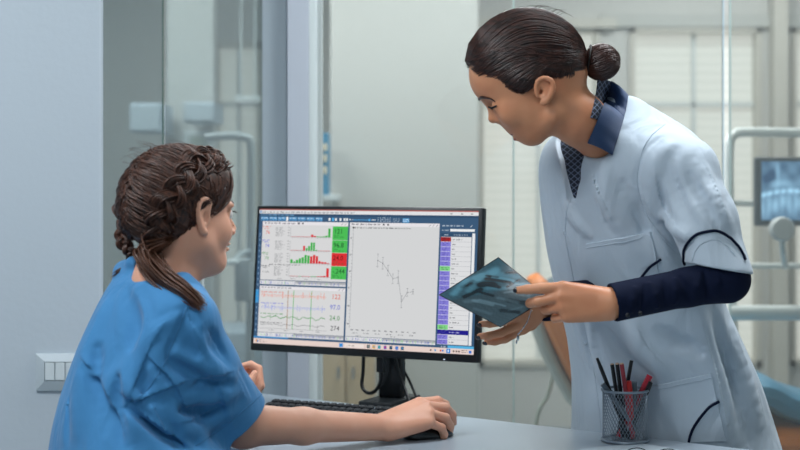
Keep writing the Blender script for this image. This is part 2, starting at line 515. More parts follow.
lamp_panel(-1.3, 2.2, 1.2, .6, PW[1], 'white ceiling light panel above the seated nurse')
lamp_panel(-.2, .7, 1.2, .6, PW[2], 'white ceiling light panel at the near end of the room')
lamp_panel(.4, 5.6, 1.2, .6, PW[3], 'white ceiling light panel behind the glass partition')
lamp_panel(-1.4, 6.0, 1.2, .6, PW[4], 'white ceiling light panel in the far left corner')
lamp_panel(1.6, 7.0, 1.2, .6, PW[5], 'unseen ceiling light panel added to brighten the far right corner')  # no lamp known here; added to brighten the dim far wall

# light switch on the left wall
Ys = 3.6
x0, x1, z0, z1 = X(36.5, Ys), X(86, Ys), Z(390.5, Ys), Z(353.5, Ys)
sw = empty('light_switch', ((x0 + x1) / 2, Ys, (z0 + z1) / 2), 'white double light switch in a chrome edged plate on the pale blue wall', 'light switch')
cxs, czs = (x0 + x1) / 2, (z0 + z1) / 2; w, hh = (x1 - x0), (z1 - z0)
b = MB()
o1 = [(-w / 2, -hh / 2), (w / 2, -hh / 2), (w / 2, hh / 2), (-w / 2, hh / 2)]
i1 = [(-w / 2 + .022, -hh / 2 + .024), (w / 2 - .022, -hh / 2 + .024), (w / 2 - .022, hh / 2 - .018), (-w / 2 + .022, hh / 2 - .018)]
va = [(cxs + p[0], Ys, czs + p[1]) for p in o1]; vo = [(cxs + p[0], Ys - .006, czs + p[1]) for p in o1]; vi = [(cxs + p[0], Ys - .014, czs + p[1]) for p in i1]; vr = [(cxs + p[0], Ys - .009, czs + p[1]) for p in i1]
for k in range(4):
    k2 = (k + 1) % 4
    b.quad(va[k], va[k2], vo[k2], vo[k]); b.quad(vo[k], vo[k2], vi[k2], vi[k]); b.quad(vi[k], vi[k2], vr[k2], vr[k])
b.quad(*vr)
b.build('switch_plate', mat('switch plate', '#c3cdd2', .18, coat=.5, noise=(3, '#b6c2c8')), sw)
ww = (w - .044) / 3
for k in range(3):
    MB().box((cxs - w / 2 + .022 + ww * (k + .5), Ys - .0115, czs + .003), (ww - .0025, .005, hh - .046), bevel=.0012).build('rocker', mat('rocker white', '#d3dcde', .2), sw)

# ---------------------------------------------------------------- desk
A0 = np.array([-.2, 3.8]); du = np.array([.795, -.606]); dn = np.array([-.606, -.795])
DESK = .75
def D(u, n, z=0): p = A0 + du * u + dn * n; return (p[0], p[1], DESK + z)
M_desk = mat('desk laminate', '#a3b0bb', .28, bump=(200, .03, .002))
M_deskleg = mat('desk leg metal', '#9aa3a8', .35, metal=.6)
Rd = Matrix(((du[0], -dn[0], 0), (du[1], -dn[1], 0), (0, 0, 1)))
c = D(.60, .32)
desk = empty('desk', (c[0], c[1], 0), 'pale blue grey office desk with the monitor, keyboard and pen cup on it', 'desk')
c = D(.60, .313, -.0175); MB().box(c, (1.6, .626, .035), Rd, .003).build('desktop', M_desk, desk)
for u in (-.14, 1.34):
    c = D(u, .313, -.035 - .357); MB().box(c, (.03, .56, .714), Rd, .002).build('side_panel', M_desk, desk)
c = D(.6, .09, -.035 - .2); MB().box(c, (1.45, .018, .40), Rd).build('modesty_panel', M_desk, desk)
# ---------------------------------------------------------------- monitor
mc = np.array([-.090, 3.651, 1.3 - .243]); yaw, tl = .450, .092; MW, MH = .61, .36
eu = np.array([math.cos(yaw), -math.sin(yaw), 0]); eb = np.array([math.sin(yaw), math.cos(yaw), 0])
ev = np.array([0, 0, 1]) * math.cos(tl) + eb * math.sin(tl)      # up the screen
en = -np.cross(ev, eu); en = en / np.linalg.norm(en)
if en @ eb > 0: en = -en                                         # out of the screen, to the viewer
S = lambda a, c, d=0: mc + eu * a + ev * c + en * d
Rm = Matrix([[eu[i], ev[i], en[i]] for i in range(3)])
M_blk = mat('black plastic', '#0d1216', .35)
M_blk2 = mat('black plastic satin', '#11171b', .5)
base_c = S(.012, -.05, -.13); bx, by = base_c[0], base_c[1]
mon = empty('computer_monitor', (bx, by, DESK), 'black widescreen monitor showing charts and graphs on the desk', 'monitor')
MB().box(S(0, 0, -.014), (MW, MH, .028), Rm, .004).build('monitor_housing', M_blk, mon, True)
MB().box(S(0, -.01, -.042), (.36, .22, .035), Rm, .014, 3).build('back_bulge', M_blk2, mon, True)
# column and foot
wid = .062
MB().box((bx + eb[0] * .012, by + eb[1] * .012, (DESK + .012 + mc[2] + .02) / 2), (wid, .03, mc[2] + .02 - DESK - .012), Matrix.Rotation(-yaw, 3, 'Z'), .004).build('stand_column', M_blk, mon, True)
MB().box((bx + eb[0] * -.0, by + eb[1] * -.0, DESK + .0065), (.09, .17, .011), Matrix.Rotation(-yaw, 3, 'Z'), .004).build('stand_foot', M_blk2, mon, True)
MB().box(S(.222, -.1755, .0003), (.004, .002, .001), Rm).build('power_light', emis('power led', '#d8e8ff', 1), mon)

# -- what the screen shows, laid out in its own 0..1 frame (u right, v down)
SW, SH = .592, .333; SX0, SY0 = -SW / 2, MH / 2 - .0085
def SP(u, v, d):
    if 0 < u < 1: u = float(np.interp(u, [0, .02, .405, .412, .822, 1], [0, .018, .424, .432, .834, 1]))
    return S(SX0 + u * SW, SY0 - v * SH, d)
scr = MB(); scols = []; scache = {}
def sc(col):
    if col not in scache: scache[col] = len(scols); scols.append(emis('screen ' + col, col, SCR))
    return scache[col]
LZ = [0]
def rect(u0, v0, u1, v1, col, lay=1):
    scr.mi = sc(col); d = .0004 + lay * .00012
    scr.quad(SP(u0, v1, d), SP(u1, v1, d), SP(u1, v0, d), SP(u0, v0, d))
def line(pts, col, w=.0016, lay=3):
    scr.mi = sc(col); d = .0004 + lay * .00012; asp = SH / SW
    for (a, b), (c, e) in zip(pts, pts[1:]):
        dx, dy = (c - a), (e - b) * asp; L = math.hypot(dx, dy) + 1e-9; nx, ny = -dy / L * w / 2, dx / L * w / 2 / asp
        scr.quad(SP(a - nx, b - ny, d), SP(c - nx, e - ny, d), SP(c + nx, e + ny, d), SP(a + nx, b + ny, d))
def words(u0, u1, v, hgt, col, lay=3, dens=.75, rs=1):
    """a row of unreadably small print: little dark strokes grouped in words"""
    r = random.Random(int(u0 * 9999 + v * 7777 + rs)); u = u0
    while u < u1:
        n = r.randint(2, 6)
        for k in range(n):
            if u > u1: break
            w = r.uniform(.0014, .0026); t = r.uniform(.0, .3) * hgt
            rect(u, v + t, u + w, v + hgt, col, lay); u += w + .0011
        u += .004 / dens
def text(s, u, v, hgt, col, lay=4, align='LEFT', bold=0.0):
    cu = bpy.data.curves.new('t', 'FONT'); cu.body = s; cu.size = 1; cu.resolution_u = 2; cu.offset = bold
    ob = bpy.data.objects.new('t', cu); COL.objects.link(ob)
    dg = bpy.context.evaluated_depsgraph_get(); me = bpy.data.meshes.new_from_object(ob.evaluated_get(dg))
    xs = [p.co.x for p in me.vertices]; W0 = max(xs)
    k = hgt / .72 * SH; off = {'LEFT': 0, 'RIGHT': -W0, 'CENTER': -W0 / 2}[align]
    scr.mi = sc(col); d = .0004 + lay * .00012
    vs = [scr.bm.verts.new(Vector(SP(u, v, d) + eu * (p.co.x + off) * k + ev * (p.co.y) * k)) for p in me.vertices]
    for p in me.polygons:
        try: scr._m([scr.bm.faces.new([vs[i] for i in p.vertices])])
        except ValueError: pass
    bpy.data.objects.remove(ob); bpy.data.curves.remove(cu); bpy.data.meshes.remove(me)

SL = '#3f5d7c'; GR = '#dcdcdd'; LG = '#ebe8ec'; DK = '#3a3d45'
rect(0, 0, 1, 1, SL, 0)
rect(0, 0, 1, .012, '#b4625c', 1); rect(.0, .008, 1, .034, '#e6e8ea', 2)
rect(.004, .012, .012, .03, '#4a90c8', 3); words(.016, .43, .016, .012, '#6f747c', 3)
for u in (.87, .92, .965): rect(u, .019, u + .01, .025, '#555a62', 3)
rect(0, .034, 1, .05, '#35506e', 1); words(.01, .16, .038, .009, '#7fb4dc', 2)
for u0, u1 in ((.01, .045), (.05, .085), (.09, .125), (.14, .175), (.18, .215), (.22, .255), (.26, .29)):
    rect(u0, .058, u1, .086, '#5f9fd0', 2); words(u0 + .002, u1 - .003, .062, .008, '#dcecf8', 3); words(u0 + .002, u1 - .003, .074, .008, '#2f5a86', 3)
rect(.127, .056, .136, .088, '#f4f6f8', 2)
for u in (.318, .346, .366, .384, .395): rect(u, .062, u + .008, .082, '#f2f5f8', 3)
rect(.333, .06, .342, .084, '#58b0e8', 3)
rect(.425, .071, .505, .075, '#5fb0ea', 3); rect(.498, .065, .507, .081, '#5fb0ea', 4); words(.408, .424, .066, .01, '#e8eef4'); words(.512, .53, .066, .01, '#e8eef4')
for k in range(3): words(.54, .60, .052 + k * .012, .007, '#b9c8d8'); words(.612, .64, .058 + k * .01, .006, '#a4b6c8')
rect(.655, .058, .685, .088, '#62a6d8', 2); words(.658, .682, .064, .006, '#e8f2fa'); words(.658, .682, .075, .006, '#e8f2fa')
# left rail
rect(.0, .60, .017, .70, '#3f9ad6', 2); words(.004, .012, .2, .006, '#9fb8d0')
for k in range(18): rect(.006, .18 + k * .042, .011, .196 + k * .042, '#7f9ab8', 2)
# panel of bar charts
rect(.02, .092, .405, .527, GR, 1); rect(.02, .092, .405, .117, LG, 2)
words(.03, .10, .098, .012, DK); words(.11, .17, .1, .012, '#5c6068'); rect(.18, .099, .19, .111, DK, 3); rect(.2, .099, .207, .111, DK, 3)
line([(.375, .113), (.382, .1)], DK); line([(.39, .113), (.397, .1)], DK)
tiles = [(.123, .222, '#4fc05a', '121'), (.224, .315, '#4fc05a', '96.8'), (.317, .412, '#e0353a', '24.0'), (.414, .508, '#4fc05a', '-.244')]
cols = ['#e2583e', '#5a68d8', '#3f9a48', '#4a4d55']
bars = [[(.055, .03, 'r')] * 1 + [], [], [], []]
B1 = [.04, .04, .04, .04, .04, .05, .05, .30, .15, -.1, -.1, -.12, -.2, -1.]
B2 = [.04, .04, .04, .04, .04, .55, -.3, -.55, -.95, -.95, -.12, .03, .03, .03, .03, .03]
B3 = [-.42, -.2, -.38, -.55, -.68, -.95, -.88, .82, .98, .85, .30, .22, .2, .1]
B4 = [.06, .05, .05, -.05, .05, .05, .05, -.08, -.08, .1, .12, .15, 1.0]
for r, (v0, v1, tc, tx) in enumerate(tiles):
    rect(.338, v0, .405, v1, tc, 2); text(tx, .344, v0 + .052, .036, '#1d3a2a' if tc != '#e0353a' else '#401417')
    words(.345, .366, v0 + .062, .006, '#2d5a3a'); words(.345, .392, v0 + .074, .006, '#2d5a3a')
    words(.022, .06 if r == 3 else .055, v0 + .004, .009, cols[r]); words(.03, .048, v0 + .018, .007, cols[r])
    if r < 3: text(['76', '78', '79'][r], .036, v0 + .062, .026, cols[r])
    else: words(.03, .06, v0 + .05, .007, DK)
    for k in range(6): words(.082, .082 + [.034, .026, .04, .03, .036, .028][k], v0 + .012 + k * .012, .006, '#5d6068', rs=k + r)
    for k in range(4): rect(.138, v0 + .01 + k * .02, .144, v0 + .014 + k * .02, '#5d6068', 3)
    Bq = (B1, B2, B3, B4)[r]; n = len(Bq); u0 = .153; du_ = (.330 - u0) / n; base = v0 + .082
    line([(.15, base), (.335, base)], '#8a8d94', .001); line([(.15, v0 + .01), (.15, base)], '#8a8d94', .001)
    for k, b_ in enumerate(Bq):
        hh_ = max(abs(b_) * .066, .004); rect(u0 + k * du_ + .0012, base - hh_, u0 + (k + 1) * du_ - .0012, base - .001, '#45b552' if b_ < 0 else '#dc3138', 3)
        rect(u0 + k * du_ + .004, base + .004, u0 + k * du_ + .006, base + .008, '#70747c', 3)
words(.06, .20, .408, .008, DK)
for k in range(4): words(.10 + k * .06, .12 + k * .06, .512, .006, '#70747c')
def scroll(v, u0=.02, u1=.405, seed=1):
    rect(u0, v, u1, v + .028, '#e4e4e6', 2); rect(u0 + (u1 - u0) * .42, v, u1, v + .016, '#b0b2b4', 3)
    rr = random.Random(seed); u = u0 + .005
    while u < u1 - .004:
        rect(u, v + .006, u + .003, v + .024, rr.choice(['#8d97d8', '#5f6fc0', '#98d09c', '#c7c9d6', '#7f86b0', '#b9bcc6', '#c8cbd8']), 4); u += rr.uniform(.005, .012)
scroll(.532)
# traces
rect(.02, .572, .405, .915, GR, 1); rect(.02, .572, .405, .594, LG, 2); words(.03, .09, .577, .01, DK); words(.1, .17, .578, .01, '#5c6068'); line([(.375, .59), (.382, .578)], DK); line([(.39, .59), (.397, .578)], DK)
rr = random.Random(4)
def trace(v, col, amp, spikes, w=.0013, wave=0):
    p = []; 
    for k in range(150):
        u = .03 + .29 * k / 149; y = v + rr.uniform(-amp, amp) + wave * math.sin(k * .23) * math.cos(k * .071)
        p.append((u, y))
    line(p, col, w)
    for k in range(spikes):
        u = rr.uniform(.03, .32); rect(u, v - rr.uniform(.005, .03), u + .0014, v + rr.uniform(.005, .03), col, 3)
trace(.638, '#ee8a72', .004, 16); trace(.648, '#f0a48f', .003, 0); trace(.725, '#8e9ce6', .004, 14); trace(.735, '#a9b4ea', .003, 3)
trace(.80, '#3f9a48', .005, 2, .0022, .010); trace(.855, '#6c6f74', .003, 2, .0015, .006)
for v, c_ in ((.612, '#e2583e'), (.694, '#5a68d8'), (.772, '#3f9a48'), (.838, '#3a3d45')): words(.03, .13, v, .008, c_)
for u, c_ in ((.15, '#a9805a'), (.175, '#58b862'), (.255, '#58b862')): rect(u, .6, u + .003, .885, c_, 2)
line([(.03, .885), (.33, .885)], '#70747c', .001)
for k in range(4): words(.07 + k * .07, .09 + k * .07, .893, .006, '#70747c')
for s_, v, c_ in (('122', .652, '#e2583e'), ('97.0', .728, '#4a5cd0'), ('24.0', .806, '#2f8a3a'), ('274', .880, '#34373d')): text(s_, .385, v, .036, c_, align='RIGHT')
scroll(.918, seed=9)
# big trend panel
rect(.412, .092, .822, .915, '#d9dadb', 1); rect(.412, .092, .822, .117, LG, 2); words(.42, .45, .098, .012, DK); words(.46, .55, .099, .011, '#4c5058'); rect(.565, .099, .573, .111, DK, 3); rect(.585, .099, .593, .111, DK, 3)
for k in range(3): line([(.775 + k * .016, .113), (.783 + k * .016, .1)], DK)
words(.435, .69, .125, .009, '#3c3f46'); rect(.425, .124, .434, .136, '#22252a', 3)
line([(.43, .14), (.43, .85)], '#8a8d94', .0012)
for k in range(30): rect(.425, .15 + k * .024, .43, .152 + k * .024, '#70747c', 3)
for v in (.2, .32, .44, .56, .69, .82): words(.417, .424, v, .01, '#4c5058')
pts = [(u_, v_ - .022) for u_, v_ in [(.548, .385), (.572, .404), (.597, .455), (.621, .513), (.645, .500), (.664, .673), (.689, .607), (.715, .600)]]
line(pts, '#85888d', .0016)
for i, (u, v) in enumerate(pts):
    e = (.045, .042, .036, .034, .045, .042, .028, .016)[i]
    line([(u, v - e), (u, v + e)], '#8c8f94', .0013); line([(u - .004, v - e), (u + .004, v - e)], '#6c6f74', .0016); line([(u - .004, v + e), (u + .004, v + e)], '#6c6f74', .0016); rect(u - .002, v - .003, u + .002, v + .003, '#55585e', 4)
for k in range(12): words(.435 + k * .026, .447 + k * .026, .862, .009, '#4c5058')
for k in range(6): words(.445 + k * .052, .467 + k * .052, .885, .007, '#5c6068')
words(.46, .49, .905, .006, '#5c6068'); words(.62, .64, .9, .006, '#5c6068')
scroll(.918, .412, .822, 5)
# event list
words(.835, .93, .10, .011, '#c9d6e4'); line([(.965, .113), (.975, .1)], '#e0e8f0')
words(.835, .865, .133, .009, '#c9d6e4'); rect(.872, .128, .985, .146, '#eef0f2', 2)
rect(.83, .158, .975, .182, '#34506e', 2); words(.845, .865, .165, .009, '#b9c8d8'); words(.89, .95, .165, .009, '#b9c8d8')
rect(.83, .184, .972, .938, '#e2e3e5', 1); rect(.975, .158, .988, .938, '#eceef0', 2)
n = 22
for k in range(n):
    v0 = .186 + k * .0342; v1 = v0 + .032
    c_ = '#8a84dc'
    if k == 0: c_ = '#a82a2c'
    if k in (6, 18): c_ = '#85dc8c'
    if k == 19: rect(.83, v0, .972, v1, '#26238c', 3); words(.885, .93, v0 + .012, .008, '#c9c8f0', 4)
    else:
        rect(.83, v0, .878, v1, c_, 3); rect(.88, v1, .972, v1 + .002, '#b0b2b8', 3)
        words(.884, .884 + random.Random(k).choice([.01, .02, .03, .045]), v0 + .012, .009, '#4c5058', 4)
    words(.838, .87, v0 + .006, .007, '#4b46a0' if c_ == '#8a84dc' else '#3a2a3a', 4); words(.838, .866, v0 + .018, .007, '#4b46a0' if c_ == '#8a84dc' else '#3a2a3a', 4, rs=3)
rect(.88, .944, 1, .962, '#58b4e4', 2); rect(0, .946, .16, .958, '#4a92cc', 2); words(.85, .87, .948, .01, '#dce6f0')
# task bar
rect(0, .962, 1, 1, '#ead6cf', 2)
rect(.012, .971, .022, .989, '#e8a23c', 3); rect(.018, .976, .026, .99, '#4a90d0', 4); words(.03, .045, .97, .006, '#5a4c48'); words(.03, .065, .982, .006, '#8a7c78')
rect(.388, .968, .404, .994, '#3b92de', 3); rect(.412, .968, .50, .994, '#f2e6e0', 3); words(.43, .455, .977, .008, '#5a4c48', 4); line([(.42, .99), (.423, .98)], '#5a4c48')
for u, c_, c2 in ((.515, '#3c4a50', '#8a9a9c'), (.54, '#e6b03a', '#3f9ad6'), (.565, '#2f8fc0', '#58c090'), (.592, '#5a5cc0', '#d03c4a'), (.618, '#263c58', '#3c6a90'), (.645, '#2e6cc8', '#5f9ae0'), (.67, '#3a4a66', '#3f9ad6')):
    rect(u, .969, u + .013, .993, c_, 3); rect(u + .004, .975, u + .010, .986, c2, 4)
rect(.875, .966, .893, .997, '#2f86dc', 3); rect(.881, .974, .887, .989, '#e8f2fa', 4)
for u, c_ in ((.80, '#7a6c68'), (.82, '#3f9ad6'), (.845, '#d0483c'), (.855, '#3f7ad6'), (.905, '#5a4c48'), (.918, '#5a4c48'), (.93, '#5a4c48')): rect(u, .976, u + .007, .988, c_, 3)
words(.945, .972, .969, .007, '#5a4c48'); words(.945, .972, .982, .007, '#5a4c48'); rect(.978, .972, .99, .992, '#3f7ad6', 3)
scr.build('screen', scols, mon, recalc=False)

# cables behind the stand
M_cab = mat('black cable', '#0b0f12', .45)
def cable(pts, r, par):
    return MB().tube(spline(pts, 8), r, 8).build('cable', M_cab, par, True)
cb = cable([W(364, 345, 3.78), W(363, 372, 3.78), W(362, 386, 3.77), W(368, 393, 3.76), (W(376, 390, 3.75)), W(381, 378, 3.74), W(381, 360, 3.735)], .0045, mon)
MB().box(W(381, 362, 3.725), (.02, .016, .05), Matrix.Rotation(-yaw, 3, 'Z'), .003).build('plug', M_blk2, cb)
cable([W(399, 350, 3.74), W(402, 366, 3.76), W(410, 382, 3.78), W(416, 396, 3.765), (W(419, 402, 3.745))], .0035, mon)
cable([W(395, 358, 3.72), W(400, 376, 3.74), W(406, 392, 3.73), W(410, 405, 3.70)], .0042, mon)

# ---------------------------------------------------------------- keyboard
k0 = np.array([-.305, 3.60]); k1 = np.array([.06, 3.43]); ku = (k1 - k0) / np.linalg.norm(k1 - k0); kn = np.array([ku[1], -ku[0]])
if kn[1] > 0: kn = -kn
kl = .44
K = lambda u, n, z: (k0[0] + ku[0] * u + kn[0] * n, k0[1] + ku[1] * u + kn[1] * n, DESK + z)
Rk = Matrix(((ku[0], -kn[0], 0), (ku[1], -kn[1], 0), (0, 0, 1)))
kb = empty('keyboard', K(kl / 2, .07, 0), 'black keyboard on the desk in front of the monitor', 'keyboard')
kz = lambda n: .030 - n * .135
b = MB(); b.prism([K(0, 0, .001), K(0, 0, .026), K(0, .14, .007), K(0, .14, .001)], np.append(ku, 0) * kl)
b.build('keyboard_case', M_blk2, kb)
M_key = mat('key black', '#181d22', .5)
protos = {}
for row in range(6):
    n = .012 + row * .0225 + (.006 if row else 0)
    cols_ = [.019] * 21
    if row == 5: cols_ = [.026, .022, .022, .11, .022, .022, .022, .022, .019, .019, .019, .038, .019]
    u = .010
    for j, w in enumerate(cols_):
        if u + w > kl - .008: break
        if w not in protos:
            bm = MB(); bm.box((0, 0, 0), (w - .003, .0165, .008), bevel=.0022, seg=1)
            bmesh.ops.recalc_face_normals(bm.bm, faces=bm.bm.faces); me = bpy.data.meshes.new('key'); bm.bm.to_mesh(me); bm.bm.free(); me.materials.append(M_key); protos[w] = me
        if row * 21 + j < 200:
            pass
        o = bpy.data.objects.new('key', protos[w]); o.parent = kb; COL.objects.link(o)
        p = K(u + w / 2, n, kz(n) + .001); bz = K(kl / 2, .07, 0)
        o.location = (p[0] - bz[0], p[1] - bz[1], p[2] - bz[2])
        o.rotation_euler = (.1, 0, math.atan2(ku[1], ku[0]))
        u += w + (.004 if j in (13, 16) and row != 5 else 0)
# ================================================================ seated nurse
M_skinN = mat('skin fair', '#dfa88e', .45, spec=.35, sub=.12, noise=(14, '#d99f84'), bump=(350, .08, .001))
M_skinD = mat('skin tan', '#d2946f', .42, spec=.4, sub=.10, noise=(14, '#c98763'), bump=(350, .08, .001))
M_scrub = mat('scrub blue', '#3a80b4', .85, sheen=.12, noise=(3, '#387caf'), bump=(900, .12, .001), wrinkle=(9, .8, .012))
M_hairN = mat('hair chestnut', '#28150f', .45, spec=.45, noise=(170, '#573526', (1, 1, .5)))
M_hairD = mat('hair dark brown', '#1b0c08', .34, spec=.5, noise=(60, '#41231a', (1, 1, 2.5)))
M_lip = mat('lips', '#94483f', .4)
M_eyew = mat('eye white', '#e4e0dc', .15); M_iris = mat('iris brown', '#2d1c14', .1); M_lash = mat('lash', '#120c0a', .6)
M_nail = mat('nail varnish dark', '#15151f', .15, coat=.6)
M_navy = mat('navy cloth', '#0a142c', .85, spec=.15, sheen=.0, bump=(500, .12, .002))

def frame(o, fw, upv):
    R = rot_axes(fw, upv)      # columns forward, left, up
    o = np.array(o, float)
    return (lambda x, y, z: o + R @ np.array([x, y, z], float)), R

def generic_head(L, R, s=1.0, sock=True, side_ear=(-1, 1)):
    """field of a bare head in the frame L (forward, left, up; origin between the ears)"""
    e = lambda c, r, rr=None: ell(L(*[v * s for v in c]), [v * s for v in r], R if rr is None else rr)
    k = lambda a, b, ra, rb: cone(L(*[v * s for v in a]), L(*[v * s for v in b]), ra * s, rb * s)
    base = U([e((-.014, 0, .044), (.090, .071, .074)), e((.030, 0, .040), (.052, .060, .052)),
              e((.036, 0, -.028), (.049, .053, .058)), e((.004, .0, -.030), (.06, .060, .055))], .03)
    jaw = U([e((.067, 0, -.092), (.023, .026, .020)), k((.002, .050, -.050), (.052, .020, -.092), .019, .017), k((.002, -.050, -.050), (.052, -.020, -.092), .019, .017),
             e((.045, 0, -.075), (.035, .035, .024))], .02)
    ch = U([e((.056, .036, -.030), (.024, .022, .026)), e((.056, -.036, -.030), (.024, .022, .026))], .01)
    nose = U([k((.086, 0, .012), (.109, 0, -.026), .0065, .0095), e((.100, .011, -.033), (.010, .007, .007)), e((.100, -.011, -.033), (.010, .007, .007))], .006)
    lips = U([e((.0885, 0, -.0555), (.011, .021, .0055)), e((.087, 0, -.066), (.0115, .018, .0062))], .002)
    brow = U([e((.076, .028, .020), (.012, .022, .007)), e((.076, -.028, .020), (.012, .022, .007))], .01)
    so = [e((.094, y, .003), (.015, .017, .011)) for y in (.031, -.031)]
    lid = [ell(L(.0725 * s, y * s, .004 * s), [.0130 * s] * 3) for y in (.031, -.031)]
    mouth = e((.099, 0, -.0605), (.012, .022, .0013))
    ears = []
    for sd in side_ear:
        pts = [(.002, .074, -.010), (-.001, .076, .006), (.004, .078, .024), (-.006, .081, .034), (-.020, .082, .030), (-.026, .082, .013), (-.021, .079, -.008), (-.011, .076, -.027), (-.002, .074, -.030)]
        pts = [(a, b * sd, c) for a, b, c in pts]
        rr = [.004, .0035, .0035, .004, .004, .004, .0045, .0055, .004]
        rim = chain(spline([L(*[v * s for v in p]) for p in pts], 2), [v * s for v in np.repeat(rr, 2)[:-1]], .004 * s)
        plate = e((-.010, .076 * sd, .003), (.015, .004, .029))
        con = e((-.006, .081 * sd, -.001), (.007, .007, .012))
        ears.append((rim, plate, con))
    def f(P):
        v = smin(base(P), jaw(P), .022 * s); v = smin(v, ch(P), .018 * s); v = smin(v, brow(P), .012 * s)
        for q in so: v = smax(v, -q(P), .010 * s)
        v = smin(v, nose(P), .009 * s); v = smin(v, lips(P), .005 * s); v = smax(v, -mouth(P), .002 * s)
        for q in lid: v = smin(v, q(P), .003 * s)
        for rim, plate, con in ears:
            w = smin(rim(P), plate(P), .004 * s); w = smax(w, -con(P), .003 * s); v = smin(v, w, .006 * s)
        return v
    return f

# ---- head frame
az = math.radians(42)
NY = 2.87
headpx = W(185, 216, NY)
Ln, Rn = frame(headpx, (math.cos(az), math.sin(az), 0.0), (0, 0, 1))
headN = generic_head(Ln, Rn, .985)
neckN = U([cone(Ln(-.022, 0, -.035), Ln(-.050, .0, -.125), .054, .053), cone(Ln(-.050, 0, -.125), Ln(-.060, 0, -.19), .053, .050),
           cone(Ln(.03, 0, -.085), Ln(-.03, 0, -.115), .030, .040)], .02)
# ---- joints
shR = W(183, 336, 2.81); elR = W(243, 425, 2.94); wrR = W(387, 427.5, 3.18)
shL = W(140, 332, 3.02); elL = W(205, 407, 3.30); wrL = W(237, 412, 3.42)
chestN = W(143, 350, 2.90)
body = U([ell(W(140, 345, 2.90), (.125, .175, .14)), ell(W(130, 430, 2.90), (.125, .165, .16)), cone(shR, shL, .055, .055)], .05)
hips = U([ell((-.56, 2.86, .58), (.17, .18, .13)), cone((-.52, 2.76, .56), (-.16, 2.98, .56), .085, .06), cone((-.55, 2.95, .56), (-.22, 3.20, .56), .085, .06),
          cone((-.16, 2.98, .55), (-.13, 3.0, .10), .058, .038), cone((-.22, 3.20, .55), (-.19, 3.22, .10), .058, .038)], .04)
fup = wrR - elR
midR = elR * .6 + wrR * .4
armR = U([cone(shR, W(203, 372, 2.845), .038, .040), cone(W(203, 372, 2.845), elR, .040, .042), cone(elR, midR, .042, .034), cone(midR, wrR, .034, .0265)], .02)
armL = U([cone(shL, elL, .050, .040), cone(elL, wrL, .040, .025)], .02)
# right hand over the mouse: fingers point right and a little away
fdir = np.array([.84, .38, .25])
HR, tipsR, tpR, nR, tR = hand(wrR + np.array([-.002, 0, .003]), fdir, (-.45, .8, .50), [(18, 26, 22, 3), (26, 32, 24, 0), (34, 34, 24, -3), (40, 34, 22, -7)], 1.10,
                         thumbpts=[(.022, .026, -.012), (.048, .046, -.030), (.072, .054, -.040), (.092, .052, -.046)], side=-1)
HL, tipsL, tpL, nL, tL = hand(wrL, (.42, .25, .50), (.2, -.6, .3), [(40, 60, 40, 2), (45, 65, 40, 0), (50, 65, 40, -2), (55, 65, 40, -4)], .85, side=-1)
# ---- scrub top
Yt = 2.86
rowsN = [(266, 127, 176, 2.90, 1.2), (274, 116, 186, 2.885, 1.35), (288, 106, 190, 2.87, 1.45), (303, 97, 198, 2.86, 1.5), (323, 87, 206, 2.86, 1.5), (345, 77, 208, 2.86, 1.45), (370, 68, 212, 2.86, 1.4), (400, 58, 204, 2.86, 1.35), (430, 51, 212, 2.86, 1.3), (455, 47, 232, 2.86, 1.3), (500, 45, 240, 2.87, 1.25), (545, 52, 236, 2.88, 1.2)]
torsoN = rings(rowsN, None, 1.4, az * .9, power=2.2)
def nurse_field(P):
    v = smin(headN(P), neckN(P), .028)
    v = smin(v, torsoN(P) + .032, .02)
    v = smin(v, armR(P), .02); v = smin(v, HR(P), .012)
    v = smin(v, smin(armL(P), HL(P), .010), .02)
    v = smin(v, hips(P), .04)
    return v
VOX = globals().get('VOXEL', .003)
nurse = empty('person', (-.56, 2.88, 0), 'seated person with braided brown hair in blue scrubs, hand on a computer mouse', 'person')
mesh_sdf('body', nurse_field, (-.80, 2.58, .05), (.18, 3.62, 1.42), VOX, M_skinN, nurse)
# eyes, lashes, brows
for sd in (-1, 1):
    e = MB(); e.ball(Ln(.0736, .031 * sd, .0030), .0121, 16); eo = e.build('eye', M_eyew, nurse, True)
    MB().ball(Ln(.0809, .0312 * sd, .0030), .0056, 12).build('iris', M_iris, eo, True)
    MB().tube([Ln(.088, .020 * sd, .0065), Ln(.092, .031 * sd, .0080), Ln(.089, .042 * sd, .0060), Ln(.087, .047 * sd, .0055)], [.0006, .0012, .0012, .0006], 6).build('eyelash', M_lash, nurse)
    MB().tube([Ln(.0875, .014 * sd, .022), Ln(.0865, .030 * sd, .0275), Ln(.078, .047 * sd, .0245)], [.0016, .0022, .0008], 6).build('eyebrow', M_hairN, nurse)
MB().ball(Ln(.078, -.048, -.018), .0012, 6).build('mole', M_lash, nurse)
# nails of the mouse hand
nb = MB()
for (P, d, n) in tipsR: nail(nb, P[3], P[2], n + d * .5)
nb.build('fingernails', mat('nail natural', '#d8aea6', .2, coat=.4), nurse, True)

shR2 = W(190, 322, 2.765); hemc = W(231, 424, 2.91)
sd_ = (hemc - shR2) / np.linalg.norm(hemc - shR2)
shm = W(199, 366, 2.82)
slo = U([cone(W(166, 308, 2.82), W(181, 324, 2.78), .070, .066), cone(W(181, 324, 2.78), shm, .064, .066), cone(shm, hemc + sd_ * .03, .066, .086)], .03)
sli = cone(W(212, 370, 2.84), hemc + sd_ * .06, .050, .085)
hemn = np.array([.55, .30, -.78]); hemn /= np.linalg.norm(hemn)
slL = cone(shL, elL * .75 + shL * .25, .066, .074)
